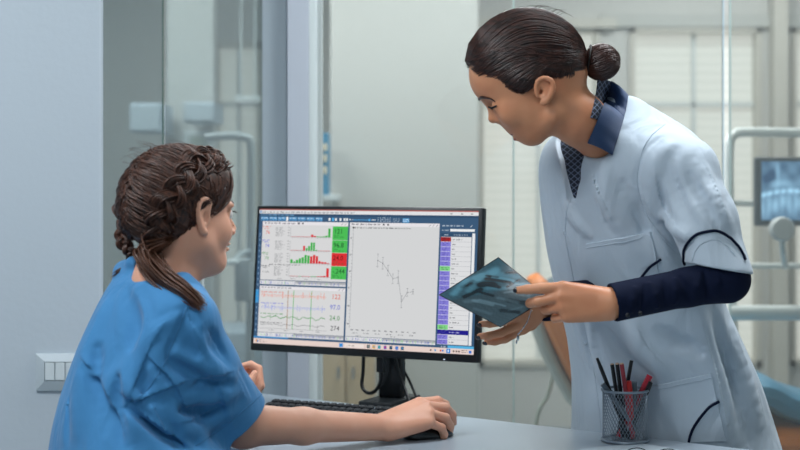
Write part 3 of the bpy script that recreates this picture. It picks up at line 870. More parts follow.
# folds: (points, radius, depth) in the picture on the near side
def nearside(fn, pts, Y0=2.4, Y1=3.3, off=0):
    """first hit of the surface fn along the lines of sight of some picture points"""
    out = []
    for px, py in pts:
        ys = np.linspace(Y0, Y1, 500, dtype=np.float32)
        P = np.stack([(px - 400) / F * ys, ys, CAMZ - (py - HZ) / F * ys], 1)
        v = fn(P); i = np.argmax(v < 0)
        if v[i] >= 0: i = int(np.argmin(v))
        out.append(P[i] + np.array([0, -off, 0]))
    return np.array(out)
def cloth0(P):
    v = torsoN(P)
    s = smax(slo(P), (P - hemc.astype(np.float32)) @ hemn.astype(np.float32), .004)
    v = smin(v, s, .03); v = smin(v, slL(P), .04)
    return v
folds = []
def fold(fn, pts, r, sgn, Y0=2.4, Y1=3.4, taper=True):
    p = spline(nearside(fn, pts, Y0, Y1), 4); n = len(p)
    rr = [r * (math.sin(math.pi * (i + .6) / (n + .2)) if taper else 1) + .0015 for i in range(n)]
    # keep only the part of the tube above the surface shallow
    q = snap(p, fn, -r * .40 if sgn > 0 else r * .42)
    return (chain(q, rr, r * .5), sgn, r, q.min(0) - .06, q.max(0) + .06)
FN = [fold(cloth0, [(132, 365), (129, 375), (133, 395), (141, 420), (150, 446)], .020, 1),
      fold(cloth0, [(146, 372), (152, 395), (162, 425), (176, 446)], .018, -1),
      fold(cloth0, [(120, 380), (118, 410), (124, 445)], .015, -1),
      fold(cloth0, [(128, 400), (150, 414), (178, 432), (198, 446)], .016, -1),
      fold(cloth0, [(140, 395), (165, 408), (190, 424), (205, 440)], .016, 1),
      fold(cloth0, [(186, 316), (174, 340), (160, 368), (142, 396), (128, 402)], .008, -1),
      fold(cloth0, [(152, 330), (150, 352), (160, 385)], .020, 1),
      fold(cloth0, [(196, 330), (204, 345), (212, 366), (218, 378)], .014, 1),
      fold(cloth0, [(206, 330), (214, 346), (224, 362)], .012, -1),
      fold(cloth0, [(176, 352), (190, 362), (210, 372), (232, 378)], .013, 1),
      fold(cloth0, [(170, 362), (188, 374), (208, 382), (228, 386)], .013, -1),
      fold(cloth0, [(160, 390), (185, 396), (210, 398), (238, 392)], .014, 1),
      fold(cloth0, [(176, 412), (200, 412), (222, 406)], .012, -1),
      fold(cloth0, [(186, 430), (205, 426), (226, 416)], .010, 1),
      fold(cloth0, [(190, 306), (186, 318), (190, 340), (196, 352)], .012, -1),
      fold(cloth0, [(104, 308), (92, 345), (82, 390), (78, 430)], .022, 1),
      fold(cloth0, [(126, 292), (134, 318), (132, 345)], .016, -1),
      fold(cloth0, [(100, 350), (98, 390), (104, 430)], .014, -1)]
def crease(fn, pts, A, w1=.028, w2=.007, Y0=2.4, Y1=3.4, flip=False):
    """a gathered cloth crease: gentle on one side of the line, sharp on the other"""
    A = A * (.78 if Y0 < 2.5 else .6)
    if Y0 > 2.5: w2 = max(w2, .010)
    q = nearside(fn, [tuple(p) for p in spline(pts, 4)], Y0, Y1)
    for _ in range(3): q[1:-1] = (q[:-2] + q[1:-1] * 2 + q[2:]) / 4
    q = q.astype(np.float32)
    return (q, A, w1, w2, -1. if flip else 1., q.min(0) - .07, q.max(0) + .07)
def apply_creases(P, v, CL):
    for q, A, w1, w2, sg, lo, hi in CL:
        m = ((P > lo) & (P < hi)).all(1) & (np.abs(v) < .04)
        if not m.any(): continue
        X_ = P[m]; best = np.full(len(X_), 9., np.float32); side = np.zeros(len(X_), np.float32); tt = np.zeros(len(X_), np.float32); n = len(q) - 1
        for i in range(n):
            a, d = q[i], q[i + 1] - q[i]; t = np.clip(((X_ - a) @ d) / float(d @ d), 0, 1); r = X_ - a - t[:, None] * d
            dist = np.sqrt((r * r).sum(1)); k = dist < best
            best = np.where(k, dist, best); side = np.where(k, (d[0] * r[:, 2] - d[2] * r[:, 0]) * sg, side); tt = np.where(k, (i + t) / n, tt)
        w = np.where(side > 0, w1, w2); prof = np.exp(-(best / w) ** 2) - .45 * np.exp(-((best - w2 * 2.0) / (w2 * 1.2)) ** 2) * (side <= 0)
        v[m] = v[m] - A * prof * np.sin(np.pi * np.clip(tt, 0.02, .98)) ** .6
    return v
def apply_folds(P, v, FL):
    for f, sg, r, lo, hi in FL:
        m = ((P > lo) & (P < hi)).all(1)
        if m.any():
            if sg > 0: v[m] = smin(v[m], f(P[m]), r * 1.5)
            else: v[m] = smax(v[m], -f(P[m]), r * 1.3)
    return v
CN = [crease(cloth0, p_, A_, w1_, w2_, flip=f_) for p_, A_, w1_, w2_, f_ in (
    ([(88, 362), (97, 376), (110, 398), (121, 424), (128, 449)], .010, .026, .007, False),
    ([(128, 400), (150, 419), (172, 434), (196, 449)], .013, .030, .006, False),
    ([(168, 320), (152, 345), (142, 370), (130, 398)], .006, .018, .006, True),
    ([(186, 306), (190, 322), (196, 340), (204, 356)], .006, .016, .006, True),
    ([(152, 331), (166, 320), (184, 313)], .005, .014, .006, True),
    ([(147, 352), (160, 366), (175, 382), (188, 408)], .008, .022, .006, False),
    ([(132, 403), (158, 392), (190, 380), (236, 371)], .008, .024, .007, False),
    ([(216, 376), (223, 396), (231, 420)], .006, .014, .006, False), ([(236, 372), (243, 386), (250, 402)], .006, .014, .006, True),
    ([(172, 424), (196, 418), (222, 404)], .006, .016, .006, False), ([(206, 330), (214, 346), (224, 362)], .006, .014, .006, True),
    ([(138, 296), (146, 312), (149, 332)], .005, .018, .007, True), ([(98, 318), (88, 345), (80, 380)], .005, .022, .009, False),
    ([(152, 400), (164, 424), (172, 448)], .008, .020, .007, True), ([(70, 395), (66, 420), (64, 448)], .006, .022, .009, True))]
collR = chain([W(121, 284, 2.98), W(122, 270, 2.93), W(134, 264, 2.86), W(156, 268, 2.82), W(182, 281, 2.80), W(204, 304, 2.84)], [.014, .013, .012, .012, .012, .010], .01)
neckhole = U([cone(Ln(-.035, 0, -.06), Ln(-.046, 0, -.118), .058, .057)], .02)
def clothN(P):
    v = torsoN(P); v = smin(v, collR(P), .03)
    d = (P - hemc.astype(np.float32)) @ hemn.astype(np.float32)
    s = smax(slo(P), d, .004)
    v = smin(v, s, .03); v = smin(v, slL(P), .04)
    v = apply_folds(P, v, FN); v = apply_creases(P, v, CN)
    inn = np.maximum(sli(P), -d - .10)
    v = smax(v, -inn, .004)
    v = smax(v, -neckhole(P), .006)
    return v
mesh_sdf('scrub_top', clothN, (-.84, 2.50, .62), (.05, 3.45, 1.2), .0026, M_scrub, nurse)
# stitched seams
def onto(fn, pts, off=.0008, n=8, Y0=2.4, Y1=3.4):
    p = nearside(fn, [tuple(q) for q in spline(pts, n)], Y0, Y1)
    return snap(p, fn, off, 3)
sm_ = MB()
for s_ in ([(188, 304), (178, 330), (165, 362), (146, 392), (130, 402)], [(196, 446), (222, 428), (246, 408), (262, 394)]):
    sm_.tube(onto(clothN, s_, .0002), .0011, 6)
sm_.build('seam', mat('seam blue', '#35729f', .8), nurse)
# trousers
def trou(P):
    return hips(P) - .012
def trouf(P):
    v = smax(trou(P), P[:, 2] - .66, .01); return smax(v, .13 - P[:, 2], .004)
mesh_sdf('trousers', trouf, (-.85, 2.55, .09), (.02, 3.40, .72), .008, mat('trousers blue', '#3573a6', .8), nurse)

# ---- hair
s = .985
hairN0 = U([ell(Ln(-.018, 0, .048), (.102, .083, .083), Rn), ell(Ln(-.060, .0, .022), (.070, .076, .080), Rn), ell(Ln(.030, 0, .062), (.060, .066, .056), Rn)], .02)
hlx = np.array([-.15, -.10, -.075, -.045, -.028, -.012, .004, .014, .030, .046, .060, .074, .090, .12])
hlz = np.array([-.075, -.072, -.062, -.044, -.022, .022, .026, -.002, -.004, .022, .045, .062, .078, .085])
Oh = Ln(0, 0, 0).astype(np.float32); R32 = Rn.astype(np.float32)
def hairN(P):
    q = (P - Oh) @ R32
    zc = np.interp(q[:, 0], hlx, hlz)
    return smax(hairN0(P), (zc - q[:, 2]) * .75, .010)
hair = mesh_sdf('hair', hairN, headpx - .16, headpx + .16, .0028, M_hairN, nurse)
def lock(p3, fn=hairN0, off=0.0, n=14):
    p = spline(p3, n); return snap(p, fn, off, 4)
cur = []
# swept strands from the parting to the braid, on both sides
bpath = [(.070, -.030, .112), (.044, -.048, .118), (.015, -.060, .114), (-.018, -.068, .098), (-.048, -.070, .072), (-.072, -.064, .040), (-.086, -.054, .008), (-.092, -.048, -.024), (-.088, -.048, -.050)]
for sd in (1, -1):
    bp = snap(spline([Ln(a, b * (-sd) * -1 if sd > 0 else -b, c) if False else Ln(a, b * sd, c) for a, b, c in bpath], 12), hairN0, .004)
    nb_ = len(bp)
    # strands below the braid: from the hairline up and back
    for i in range(190):
        t = rng.random(); j = int((.08 + .9 * t) * (nb_ - 1)); end = bp[j]
        x = .078 - .135 * t + rng.normal(0, .006); z = np.interp(x, hlx, hlz) + .004 + rng.random() * .01
        st = Ln(x, .060 * sd, z); mid = (st * .5 + end * .5) + np.array([0, 0, .006])
        mid = mid + Rn @ np.array([.012, 0, 0])
        c_ = lock([st, mid, end], hairN0, rng.uniform(-.001, .002)); cur.append(c_ + rng.normal(0, .0006, 3))
    # strands above: from the crown parting down to the braid
    for i in range(420):
        t = rng.random() ** .9; j = int(t * (nb_ - 1)); end = bp[j]
        th = math.radians(48 + 160 * t + rng.normal(0, 3))
        st = Ln(-.015 + .12 * math.cos(th), rng.normal(0, .007), .040 + .10 * math.sin(th))
        m1 = st * .55 + end * .45 + (st - Ln(-.015, 0, .04)) * .25 + Rn @ np.array([0, .015 * sd, 0])
        c_ = lock([st, m1, end], hairN0, rng.uniform(-.001, .0055)); wv = np.linspace(0, 1, len(c_))[:, None]; cur.append(c_ + Rn @ np.array([.6, 0, .6]) * .0022 * np.sin(wv * rng.uniform(6, 14) + rng.uniform(0, 6)))
strands('hair_strands', cur, .0016, .0012, M_hairN, hair)
# plaited braids lying on the head, three crossing bundles each
def plait(path, w, amp, turns, nst, rr, name, par, outw=None, m=M_hairN, taper=(1, 1)):
    P = spline(path, 16); n = len(P); cs = []
    T = np.gradient(P, axis=0); T /= np.linalg.norm(T, axis=1, keepdims=True)
    for b in range(3):
        ph = 2 * math.pi * b / 3
        for k in range(nst):
            oa, ob_ = rng.normal(0, rr), rng.normal(0, rr * .7); c_ = []
            for i in range(n):
                u = i / (n - 1); a = 2 * math.pi * turns * u + ph
                O = outw[i] if outw is not None else np.array([0, -1., 0]); O = O / np.linalg.norm(O)
                Sd = np.cross(T[i], O); Sd /= np.linalg.norm(Sd) + 1e-9
                ta = taper[0] + (taper[1] - taper[0]) * u
                c_.append(P[i] + Sd * (w * math.sin(a) + oa) * ta + O * (amp * math.sin(2 * a) + ob_) * ta)
            cs.append(np.array(c_))
    return strands(name, cs, .0022, .0018, m, par)
def outn(P, fn):
    e = .002; return np.stack([fn((P + np.array(d)).astype(np.float32)) - fn((P - np.array(d)).astype(np.float32)) for d in ((e, 0, 0), (0, e, 0), (0, 0, e))], 1)
for sd in (1, -1):
    path = snap(np.array([Ln(a, b * sd, c) for a, b, c in bpath]), hairN0, -.0005)
    P_ = spline(path, 16); plait(path, .0185, .0048, 3.2, 26, .0062, 'braid', nurse, outn(P_, hairN0))
# lump of hair at the nape and the loose tails
both = lambda P: np.minimum(clothN(P), nurse_field(P))
tl_ = nearside(both, [(150, 258), (158, 270), (171, 282), (186, 292), (201, 305)], off=.009)
np0 = [Ln(-.080, -.062, -.040), W(148, 246, tl_[0][1] + .01)] + list(tl_)
cs = []
for k in range(150):
    o1, o2 = rng.normal(0, 1, 3), rng.normal(0, 1, 3); P_ = spline(np0, 10); u = np.linspace(0, 1, len(P_))[:, None]
    wdt = .017 * (1 - .55 * u) * (.35 + .65 * np.minimum(1, u * 5)); cs.append(P_ + o1 * wdt * .75 + o2 * .002 * np.sin(u * 5 + k))
strands('hair_tail', cs, .0022, .0010, mat('hair tail brown', '#55321f', .36), nurse)
np1 = [Ln(-.10, .03, -.01), W(125, 226, 2.90), W(122, 240, 2.88), W(130, 252, 2.87), W(132, 262, 2.87)]
plait(np1, .012, .006, 2.2, 16, .0034, 'braid', nurse, np.tile([0, -1., 0], (len(spline(np1, 16)), 1)), taper=(1.1, .45))
np2 = [W(131, 256, 2.87), W(128, 264, 2.88), W(122, 270, 2.88), W(116, 274, 2.88)]
cs = [spline(np2, 8) + rng.normal(0, .0028, 3) * np.linspace(.4, 1.4, 25)[:, None] for k in range(40)]
strands('hair_tail', cs, .0016, .0006, M_hairN, nurse)
MB().tube([W(130.5, 255, 2.865), W(129.5, 260, 2.868)], .0075, 12).build('hair_tie', M_lash, nurse)
# a few flyaway hairs
cs = []
for k in range(26):
    a0 = rng.uniform(-.10, .04); st = Ln(a0, rng.uniform(-.06, .03), .115 - abs(a0) * .3); st = snap(np.array([st]), hairN0, 0)[0]
    cs.append(spline([st, st + np.array([rng.normal(-.015, .012), 0, .010]), st + np.array([rng.normal(-.035, .02), 0, rng.uniform(.0, .02)])], 6))
for k in range(0):
    st = Ln(-.02 - .01 * k * .6, -.066, -.03 - .004 * k); cs.append(spline([st, st + Rn @ np.array([.0, -.004, -.016]), st + Rn @ np.array([.014 * rng.random(), -.004, -.034])], 6))
strands('loose_hairs', cs, .00045, .0003, M_hairN, nurse)

# ---- stool under her
st = empty('office_stool', (-.56, 2.88, 0), 'round office stool under the seated person in blue scrubs', 'stool')
M_seat = mat('stool vinyl', '#2a3036', .5)
MB().lathe([(0, .365), (.17, .365), (.19, .38), (.19, .41), (.17, .430), (0, .430)], 32, Matrix.Translation((-.56, 2.88, 0))).build('seat', M_seat, st, True)
MB().tube([(-.56, 2.88, .06), (-.56, 2.88, .368)], .025, 14).build('column', M_metal, st, True)
b = MB()
for k in range(5):
    a = k * 2 * math.pi / 5; b.tube([(-.56, 2.88, .08), (-.56 + .25 * math.cos(a), 2.88 + .25 * math.sin(a), .055)], [.02, .013], 8)
b.build('star_base', M_metal, st, True)
for k in range(5):
    a = k * 2 * math.pi / 5; MB().ball((-.56 + .25 * math.cos(a), 2.88 + .25 * math.sin(a), .027), (.02, .02, .027), 10).build('castor', M_seat, st, True)

# ---- mouse under her hand
mo = empty('computer_mouse', (.06, 3.245, DESK), 'black computer mouse under the hand of the seated person', 'mouse')
fm = Vector((fdir[0], fdir[1], 0)).normalized(); Rm2 = Matrix(((fm.x, -fm.y, 0), (fm.y, fm.x, 0), (0, 0, 1)))
b = MB(); prof = []
for i in range(13):
    t = i / 12; 
b.ball((0, 0, 0), 1, 24)
for v in b.bm.verts:
    x, y, z = v.co
    v.co.x = x * .058; v.co.y = math.copysign(abs(y) ** .85, y) * .031; v.co.z = max(z, -.05) * .034 * (1 - .25 * x)
bmesh.ops.transform(b.bm, matrix=Matrix.Translation((.060, 3.248, DESK + .003)) @ Rm2.to_4x4(), verts=b.bm.verts)
b.build('mouse_shell', mat('mouse black', '#14191e', .25, coat=.4), mo, True)
MB().tube([Vector((.060, 3.248, DESK + .030)) + fm * .026 + Vector((-fm.y, fm.x, 0)) * -.003, Vector((.060, 3.248, DESK + .030)) + fm * .026 + Vector((-fm.y, fm.x, 0)) * .004], .007, 14).build('scroll_wheel', M_blk2, mo, True)
# ================================================================ standing doctor
HY = 3.08
def hd(px, py, lat=0.0):
    p = W(px, py, HY); p[1] -= lat; return p          # lat > 0: her left side, the near one
th = math.radians(26)
fD = np.array([-math.cos(th), 0, -math.sin(th)]); uD = np.array([-math.sin(th), 0, math.cos(th)])
RD = rot_axes(fD, uD)
def tilt(deg):
    a = math.radians(deg); return rot_axes((-math.cos(a), 0, -math.sin(a)), (-math.sin(a), 0, math.cos(a)))
sp = HY / F
craD = U([ell(hd(528, 62), (55 * sp, .069, 47 * sp), tilt(10)), ell(hd(507, 74), (37 * sp, .058, 32 * sp), RD), ell(hd(555, 68), (30 * sp, .060, 36 * sp), RD)], .03)
faceD = U([ell(hd(518, 101), (29 * sp, .052, 28 * sp), RD), ell(hd(530, 112), (27 * sp, .054, 28 * sp), RD), ell(hd(528, 122), (18 * sp, .036, 18 * sp), RD)], .022)
jawD = U([ell(hd(531.5, 134), (10.5 * sp, .021, 10.5 * sp)), cone(hd(551, 116, .047), hd(535, 134, .017), .018, .015), cone(hd(551, 116, -.047), hd(535, 134, -.017), .018, .015)], .02)
chkD = U([ell(hd(509, 113, .034), (.022, .020, .026), RD), ell(hd(509, 113, -.034), (.022, .020, .026), RD)], .01)
noseD = U([cone(hd(492.0, 105), hd(493.2, 118.2), .0055, .0105), ell(hd(499, 119.5, .010), (.009, .007, .007), RD), ell(hd(499, 119.5, -.010), (.009, .007, .007), RD)], .006)
muzD = ell(hd(520.5, 125.5), (.0175, .026, .020), RD)
lipD = U([ell(hd(515.5, 131.2), (.0110, .019, .0058), tilt(30)), ell(hd(518.5, 137.2), (.0105, .016, .0058), tilt(30))], .002)
mouD = ell(hd(512.5, 134.4), (.010, .021, .0013), tilt(35))
sockD = [ell(hd(487.5, 107.5, y), (.011, .016, .010), RD) for y in (.031, -.031)]
lidD = [ell(hd(497.5, 106.8, y), (.0132, .0132, .0125)) for y in (.030, -.030)]
ears = []
for sd in (1, -1):
    pts = [(534, 98, .071), (532.5, 91, .074), (534, 84, .077), (540, 80.5, .081), (547, 83, .083), (549.5, 90, .082), (547.5, 97, .078), (543, 103, .074), (538.5, 105, .072)]
    ears.append((chain(spline([hd(a, b, c * sd) for a, b, c in pts], 2), np.repeat([.0035, .0035, .004, .004, .004, .004, .0045, .006, .0045], 2)[:-1], .004),
                 ell(hd(541, 92, .074 * sd), (.016, .004, .022)), ell(hd(538, 94, .079 * sd), (.006, .007, .010))))
neckD = U([cone(hd(553, 98), hd(578, 118), .052, .052), cone(hd(578, 118), W(604, 140, 3.13), .052, .050)], .02)
def head_D(P):
    v = smin(craD(P), faceD(P), .022); v = smin(v, jawD(P), .018); v = smin(v, chkD(P), .016); v = smin(v, muzD(P), .014)
    for q in sockD: v = smax(v, -q(P), .010)
    v = smin(v, noseD(P), .008); v = smin(v, lipD(P), .004); v = smax(v, -mouD(P), .002)
    for q in lidD: v = smin(v, q(P), .004)
    for rim, plate, con in ears:
        w = smin(rim(P), plate(P), .004); w = smax(w, -con(P), .003); v = smin(v, w, .006)
    return v
yawD = math.radians(215)
rowsD = [(96, 606, 634, 3.18, 1.2), (110, 592, 652, 3.20, 1.3), (124, 568, 676, 3.22, 1.4), (140, 549, 694, 3.22, 1.5), (165, 543, 702, 3.22, 1.5), (200, 545, 704, 3.24, 1.45),
         (250, 551, 706, 3.28, 1.4), (300, 562, 716, 3.34, 1.35), (340, 572, 735, 3.39, 1.3), (380, 577, 752, 3.42, 1.3), (430, 577, 768, 3.46, 1.25), (480, 572, 782, 3.47, 1.25), (545, 566, 800, 3.48, 1.2)]
torsoD = rings(rowsD, None, 1.4, yawD, power=2.15)
shD = W(684, 168, 3.06); elD = W(727, 279, 2.97); wrD = W(611, 303, 2.93)
shDf = W(590, 175, 3.42); elDf = W(628, 296, 3.36); wrDf = W(551, 302, 3.115)
midD = elD * .65 + wrD * .35
legsD = U([cone((.60, 3.38, .88), (.585, 3.36, .10), .085, .045), cone((.68, 3.56, .88), (.70, 3.55, .10), .085, .045), cone((.585, 3.36, .07), (.48, 3.27, .05), .042, .03), cone((.70, 3.55, .07), (.60, 3.46, .05), .042, .03)], .02)
HLd, tipsLd, tpLd, nLd, tLd = hand(wrD + np.array([-.004, 0, -.002]), (-1, -.02, .06), (.08, .15, 1), [(8, 16, 10, -6), (28, 38, 22, -13), (46, 60, 40, -8), (56, 62, 40, -8)], 1.02,
                                  thumbpts=[(.025, .012, -.020), (.050, .004, -.036), (.074, -.006, -.042), (.095, -.012, -.040)], side=1)
HRd, tipsRd, tpRd, nRd, tRd = hand(wrDf + np.array([-.004, 0, 0]), (-.70, -.36, -.36), (.30, .40, -.78), [(14, 26, 20, 8), (12, 24, 18, 3), (12, 24, 18, -3), (12, 24, 18, -9)], .90,
                                  thumbpts=[(.022, .026, -.010), (.050, .040, -.016), (.072, .044, -.022), (.092, .040, -.030)], side=-1)
def bodyD(P):
    v = smin(head_D(P), neckD(P), .024)
    v = smin(v, torsoD(P) + .024, .02)
    a = U([cone(shD, elD, .036, .031), cone(elD, midD, .031, .027), cone(midD, wrD, .027, .0265)], .02)(P)
    v = smin(v, a, .02); v = smin(v, HLd(P), .012)
    a = U([cone(shDf, elDf, .042, .036), cone(elDf, wrDf, .036, .0245)], .02)(P)
    v = smin(v, a, .02); v = smin(v, HRd(P), .010)
    return smin(v, legsD(P), .03)
doc = empty('person', (.64, 3.44, 0), 'standing person with dark bun, white coat and navy sleeves, holding an x-ray film', 'person')
mesh_sdf('body', bodyD, (.10, 2.86, .02), (.86, 3.75, 1.68), VOX, M_skinD, doc)
# features
def lipskin(P): return head_D(P)
b = MB()
b.ball(hd(514.9, 132.0), (.0114, .0180, .0046), 16, Matrix(tilt(35).tolist()).to_4x4()); b.build('upper_lip', M_lip, doc, True)
b = MB(); b.ball(hd(517.9, 137.0), (.0110, .0150, .0050), 16, Matrix(tilt(35).tolist()).to_4x4()); b.build('lower_lip', M_lip, doc, True)
for sd in (1, -1):
    q = [hd(486, 108.5, .018 * sd), hd(487.5, 109.4, .028 * sd), hd(489.5, 109.0, .036 * sd), hd(495.5, 106.8, .043 * sd)]
    MB().tube(spline(snap(q, head_D, .0008), 5), [.0010] + [.0022] * 14 + [.0010], 6).build('eyelash', M_lash, doc)
    q = snap(spline([hd(479, 99.5, .012 * sd), hd(480, 99, .024 * sd), hd(484, 100.5, .036 * sd), hd(491, 103.5, .048 * sd)], 5), head_D, .0005)
    MB().tube(q, list(np.interp(np.linspace(0, 1, len(q)), [0, .5, 1], [.0032, .0034, .0009])), 6).build('eyebrow', M_hairD, doc)
for (P_, d, n) in tipsLd[:2]:
    b = MB(); nail(b, P_[3], P_[2], n - np.array([0, 0, 0.])); b.build('fingernail', M_nail, doc, True)
for (P_, d, n) in tipsRd:
    b = MB(); nail(b, P_[3], P_[2], n); b.build('fingernail', M_nail, doc, True)

# ---- undershirt
def patt():
    m = bpy.data.materials.new('navy lattice print'); m.use_nodes = True; nt = m.node_tree; b = nt.nodes['Principled BSDF']; b.inputs['Roughness'].default_value = .75
    tc = nt.nodes.new('ShaderNodeTexCoord'); cols = []
    for ang in (45, -45):
        mp = nt.nodes.new('ShaderNodeMapping'); mp.inputs['Rotation'].default_value = (0, math.radians(ang), 0)
        w = nt.nodes.new('ShaderNodeTexWave'); w.bands_direction = 'X'; w.inputs['Scale'].default_value = 36
        g = nt.nodes.new('ShaderNodeMath'); g.operation = 'GREATER_THAN'; g.inputs[1].default_value = .93
        nt.links.new(tc.outputs['Object'], mp.inputs[0]); nt.links.new(mp.outputs[0], w.inputs['Vector']); nt.links.new(w.outputs['Fac'], g.inputs[0]); cols.append(g)
    mx = nt.nodes.new('ShaderNodeMath'); mx.operation = 'MAXIMUM'; nt.links.new(cols[0].outputs[0], mx.inputs[0]); nt.links.new(cols[1].outputs[0], mx.inputs[1])
    r = nt.nodes.new('ShaderNodeMixRGB'); r.inputs[1].default_value = lin('#0d1526'); r.inputs[2].default_value = lin('#66728a')
    nt.links.new(mx.outputs[0], r.inputs[0]); nt.links.new(r.outputs[0], b.inputs['Base Color']); return m
M_patt = patt()
neckhD = U([cone(hd(560, 84), hd(586, 122), .050, .056), cone(hd(586, 122), hd(592, 136), .056, .05)], .02)
Vp = nearside(torsoD, [(573, 130), (572, 150), (571, 174), (571, 197)], 2.7, 3.5)
vcut = chain([Vp[0], Vp[1], Vp[2], Vp[3]], [.050, .040, .028, .013], .004)
def shirtD(P):
    v = torsoD(P) + .012
    v = smax(v, vcut(P) - .035, .005)
    v = smax(v, -(P[:, 2] - 1.10), .01)
    return smax(v, -U([cone(hd(560, 84), hd(583, 118), .050, .056), cone(hd(583, 118), Vp[2] + np.array([-.002, -.01, .0]), .050, .004)], .02)(P), .006)
mesh_sdf('undershirt', shirtD, (.22, 2.95, 1.05), (.72, 3.55, 1.55), .0035, M_patt, doc)
# ---- navy sleeves
cufn = (wrD - elD) / np.linalg.norm(wrD - elD)
nslv = U([cone(shD, elD, .050, .043), cone(elD + np.array([0, 0, -.002]), midD, .0445, .037), cone(midD, wrD, .037, .0375)], .012)
wrk = []
for k in range(9):
    t = .12 + .09 * k; c0 = elD * (1 - t) + wrD * t
    tx = rng.uniform(-.012, .012)
    wrk.append(chain([c0 + np.array([tx - .004, -.030, .024]), c0 + np.array([0, -.041 + .003 * (k > 3), .002]), c0 + np.array([-tx + .005, -.033, -.022])], [.002, .0042, .002], .003))
def sleeveD(P):
    v = nslv(P)
    for i, q in enumerate(wrk): v = smin(v, q(P), .008) if i % 2 == 0 else smax(v, -q(P), .007)
    d = (P - (wrD - cufn * .002).astype(np.float32)) @ cufn.astype(np.float32)
    v = smax(v, d, .002)
    inn = np.maximum(cone(midD, wrD + cufn * .05, .030, .034)(P), -d - .04)
    return smax(v, -inn, .002)
mesh_sdf('navy_sleeve', sleeveD, (.34, 2.84, .98), (.78, 3.20, 1.42), .003, M_navy, doc)
cf2 = (wrDf - elDf) / np.linalg.norm(wrDf - elDf)
def sleeveF(P):
    v = U([cone(shDf, elDf, .050, .044), cone(elDf, wrDf + cf2 * .04, .044, .038)], .015)(P)
    d = (P - (wrDf + cf2 * .026).astype(np.float32)) @ cf2.astype(np.float32); v = smax(v, d, .002)
    return smax(v, -np.maximum(cone(wrDf - cf2 * .03, wrDf + cf2 * .07, .028, .034)(P), -d - .03), .002)
mesh_sdf('navy_sleeve', sleeveF, (.25, 3.0, .94), (.62, 3.52, 1.42), .0035, M_navy, doc)
cfb = MB()
for s_ in (-.008, .004): cfb.ball(W(636, 314, 2.885) + np.array([s_ * 2, 0, s_ * .3]), (.0042, .0022, .0042), 10)
cfb.build('cuff_button', mat('dark button', '#0b0f18', .3), doc, True)

# ---- white coat
M_coat = mat('coat white', '#b6c4d0', .75, sheen=.15, bump=(700, .08, .001), wrinkle=(8, .8, .014))
hmD = W(717, 268, 2.985); dS = hmD - shD; dS /= np.linalg.norm(dS)
slvD = U([cone(W(668, 158, 3.08), W(686, 170, 3.05), .060, .060), cone(W(686, 170, 3.05), W(704, 220, 3.01), .058, .060), cone(W(704, 220, 3.01), hmD + dS * .02, .060, .064)], .03)
hnD = np.array([.10, -.12, -.98]); hnD /= np.linalg.norm(hnD)
hnD = np.array([-.17, 0, -.985])
slvF = cone(shDf, elDf * .75 + shDf * .25, .058, .062)
def coat0(P):
    v = torsoD(P)
    s = smax(slvD(P), (P - hmD.astype(np.float32)) @ hnD.astype(np.float32), .003)
    return smin(smin(v, s, .016), slvF(P), .02)
def foldD(pts, r, sg): return fold(coat0, pts, r, sg, 2.7, 3.7)
FD = [foldD([(662, 137), (645, 152), (638, 178), (643, 205), (660, 232), (676, 250)], .007, -1),
      foldD([(668, 146), (656, 165), (654, 190), (664, 215)], .014, 1),
      foldD([(676, 150), (672, 175), (682, 205), (696, 226)], .012, -1),
      foldD([(698, 165), (708, 190), (722, 222)], .012, 1),
      foldD([(690, 175), (704, 205), (716, 228)], .008, -1),
      foldD([(660, 215), (680, 232), (690, 236)], .009, 1),
      foldD([(566, 200), (572, 215), (590, 235)], .010, 1),
      foldD([(596, 180), (600, 200), (610, 228)], .012, -1), foldD([(604, 165), (606, 195), (622, 232)], .016, 1),
      foldD([(624, 185), (636, 215), (650, 240), (664, 262)], .014, -1),
      foldD([(648, 240), (664, 262), (676, 276)], .014, 1),
      foldD([(630, 318), (640, 345), (662, 372)], .020, 1), foldD([(606, 330), (620, 352), (648, 376)], .014, -1),
      foldD([(716, 320), (722, 350), (738, 395), (748, 440)], .018, -1), foldD([(700, 312), (708, 350), (722, 395), (734, 440)], .020, 1),
      foldD([(732, 330), (744, 372), (758, 425)], .014, 1),
      foldD([(590, 320), (596, 350), (600, 380)], .012, 1), foldD([(660, 330), (680, 345), (700, 352)], .014, -1),
      foldD([(572, 300), (582, 330), (590, 365)], .007, 1)]
CD = [crease(coat0, p_, A_, w1_, w2_, 2.7, 3.7, f_) for p_, A_, w1_, w2_, f_ in (
    ([(654, 165), (658, 195), (670, 222), (698, 244)], .008, .018, .006, True), ([(697, 150), (712, 180), (724, 212), (732, 236)], .006, .018, .007, False),
    ([(674, 155), (678, 182), (686, 208)], .005, .016, .006, True), ([(646, 195), (650, 222), (660, 244), (672, 262)], .008, .020, .006, False),
    ([(664, 136), (648, 148), (639, 166), (638, 186), (644, 208)], .005, .016, .005, False),
    ([(588, 160), (596, 190), (612, 222)], .006, .022, .008, True), ([(550, 172), (553, 205), (560, 250)], .004, .012, .005, True),
    ([(624, 190), (632, 214), (646, 236)], .005, .018, .008, True), ([(566, 205), (574, 224), (586, 238)], .004, .012, .006, False),
    ([(716, 312), (730, 350), (740, 392), (746, 440)], .010, .024, .007, False), ([(700, 316), (712, 360), (722, 400), (730, 440)], .009, .022, .007, True),
    ([(634, 322), (648, 350), (672, 372)], .007, .024, .009, True), ([(600, 326), (606, 352), (616, 384)], .006, .018, .008, False),
    ([(575, 305), (584, 334), (590, 366)], .005, .012, .005, True), ([(706, 345), (690, 352), (668, 354)], .005, .016, .007, False),
    ([(744, 350), (756, 388), (766, 430)], .006, .018, .008, True))]
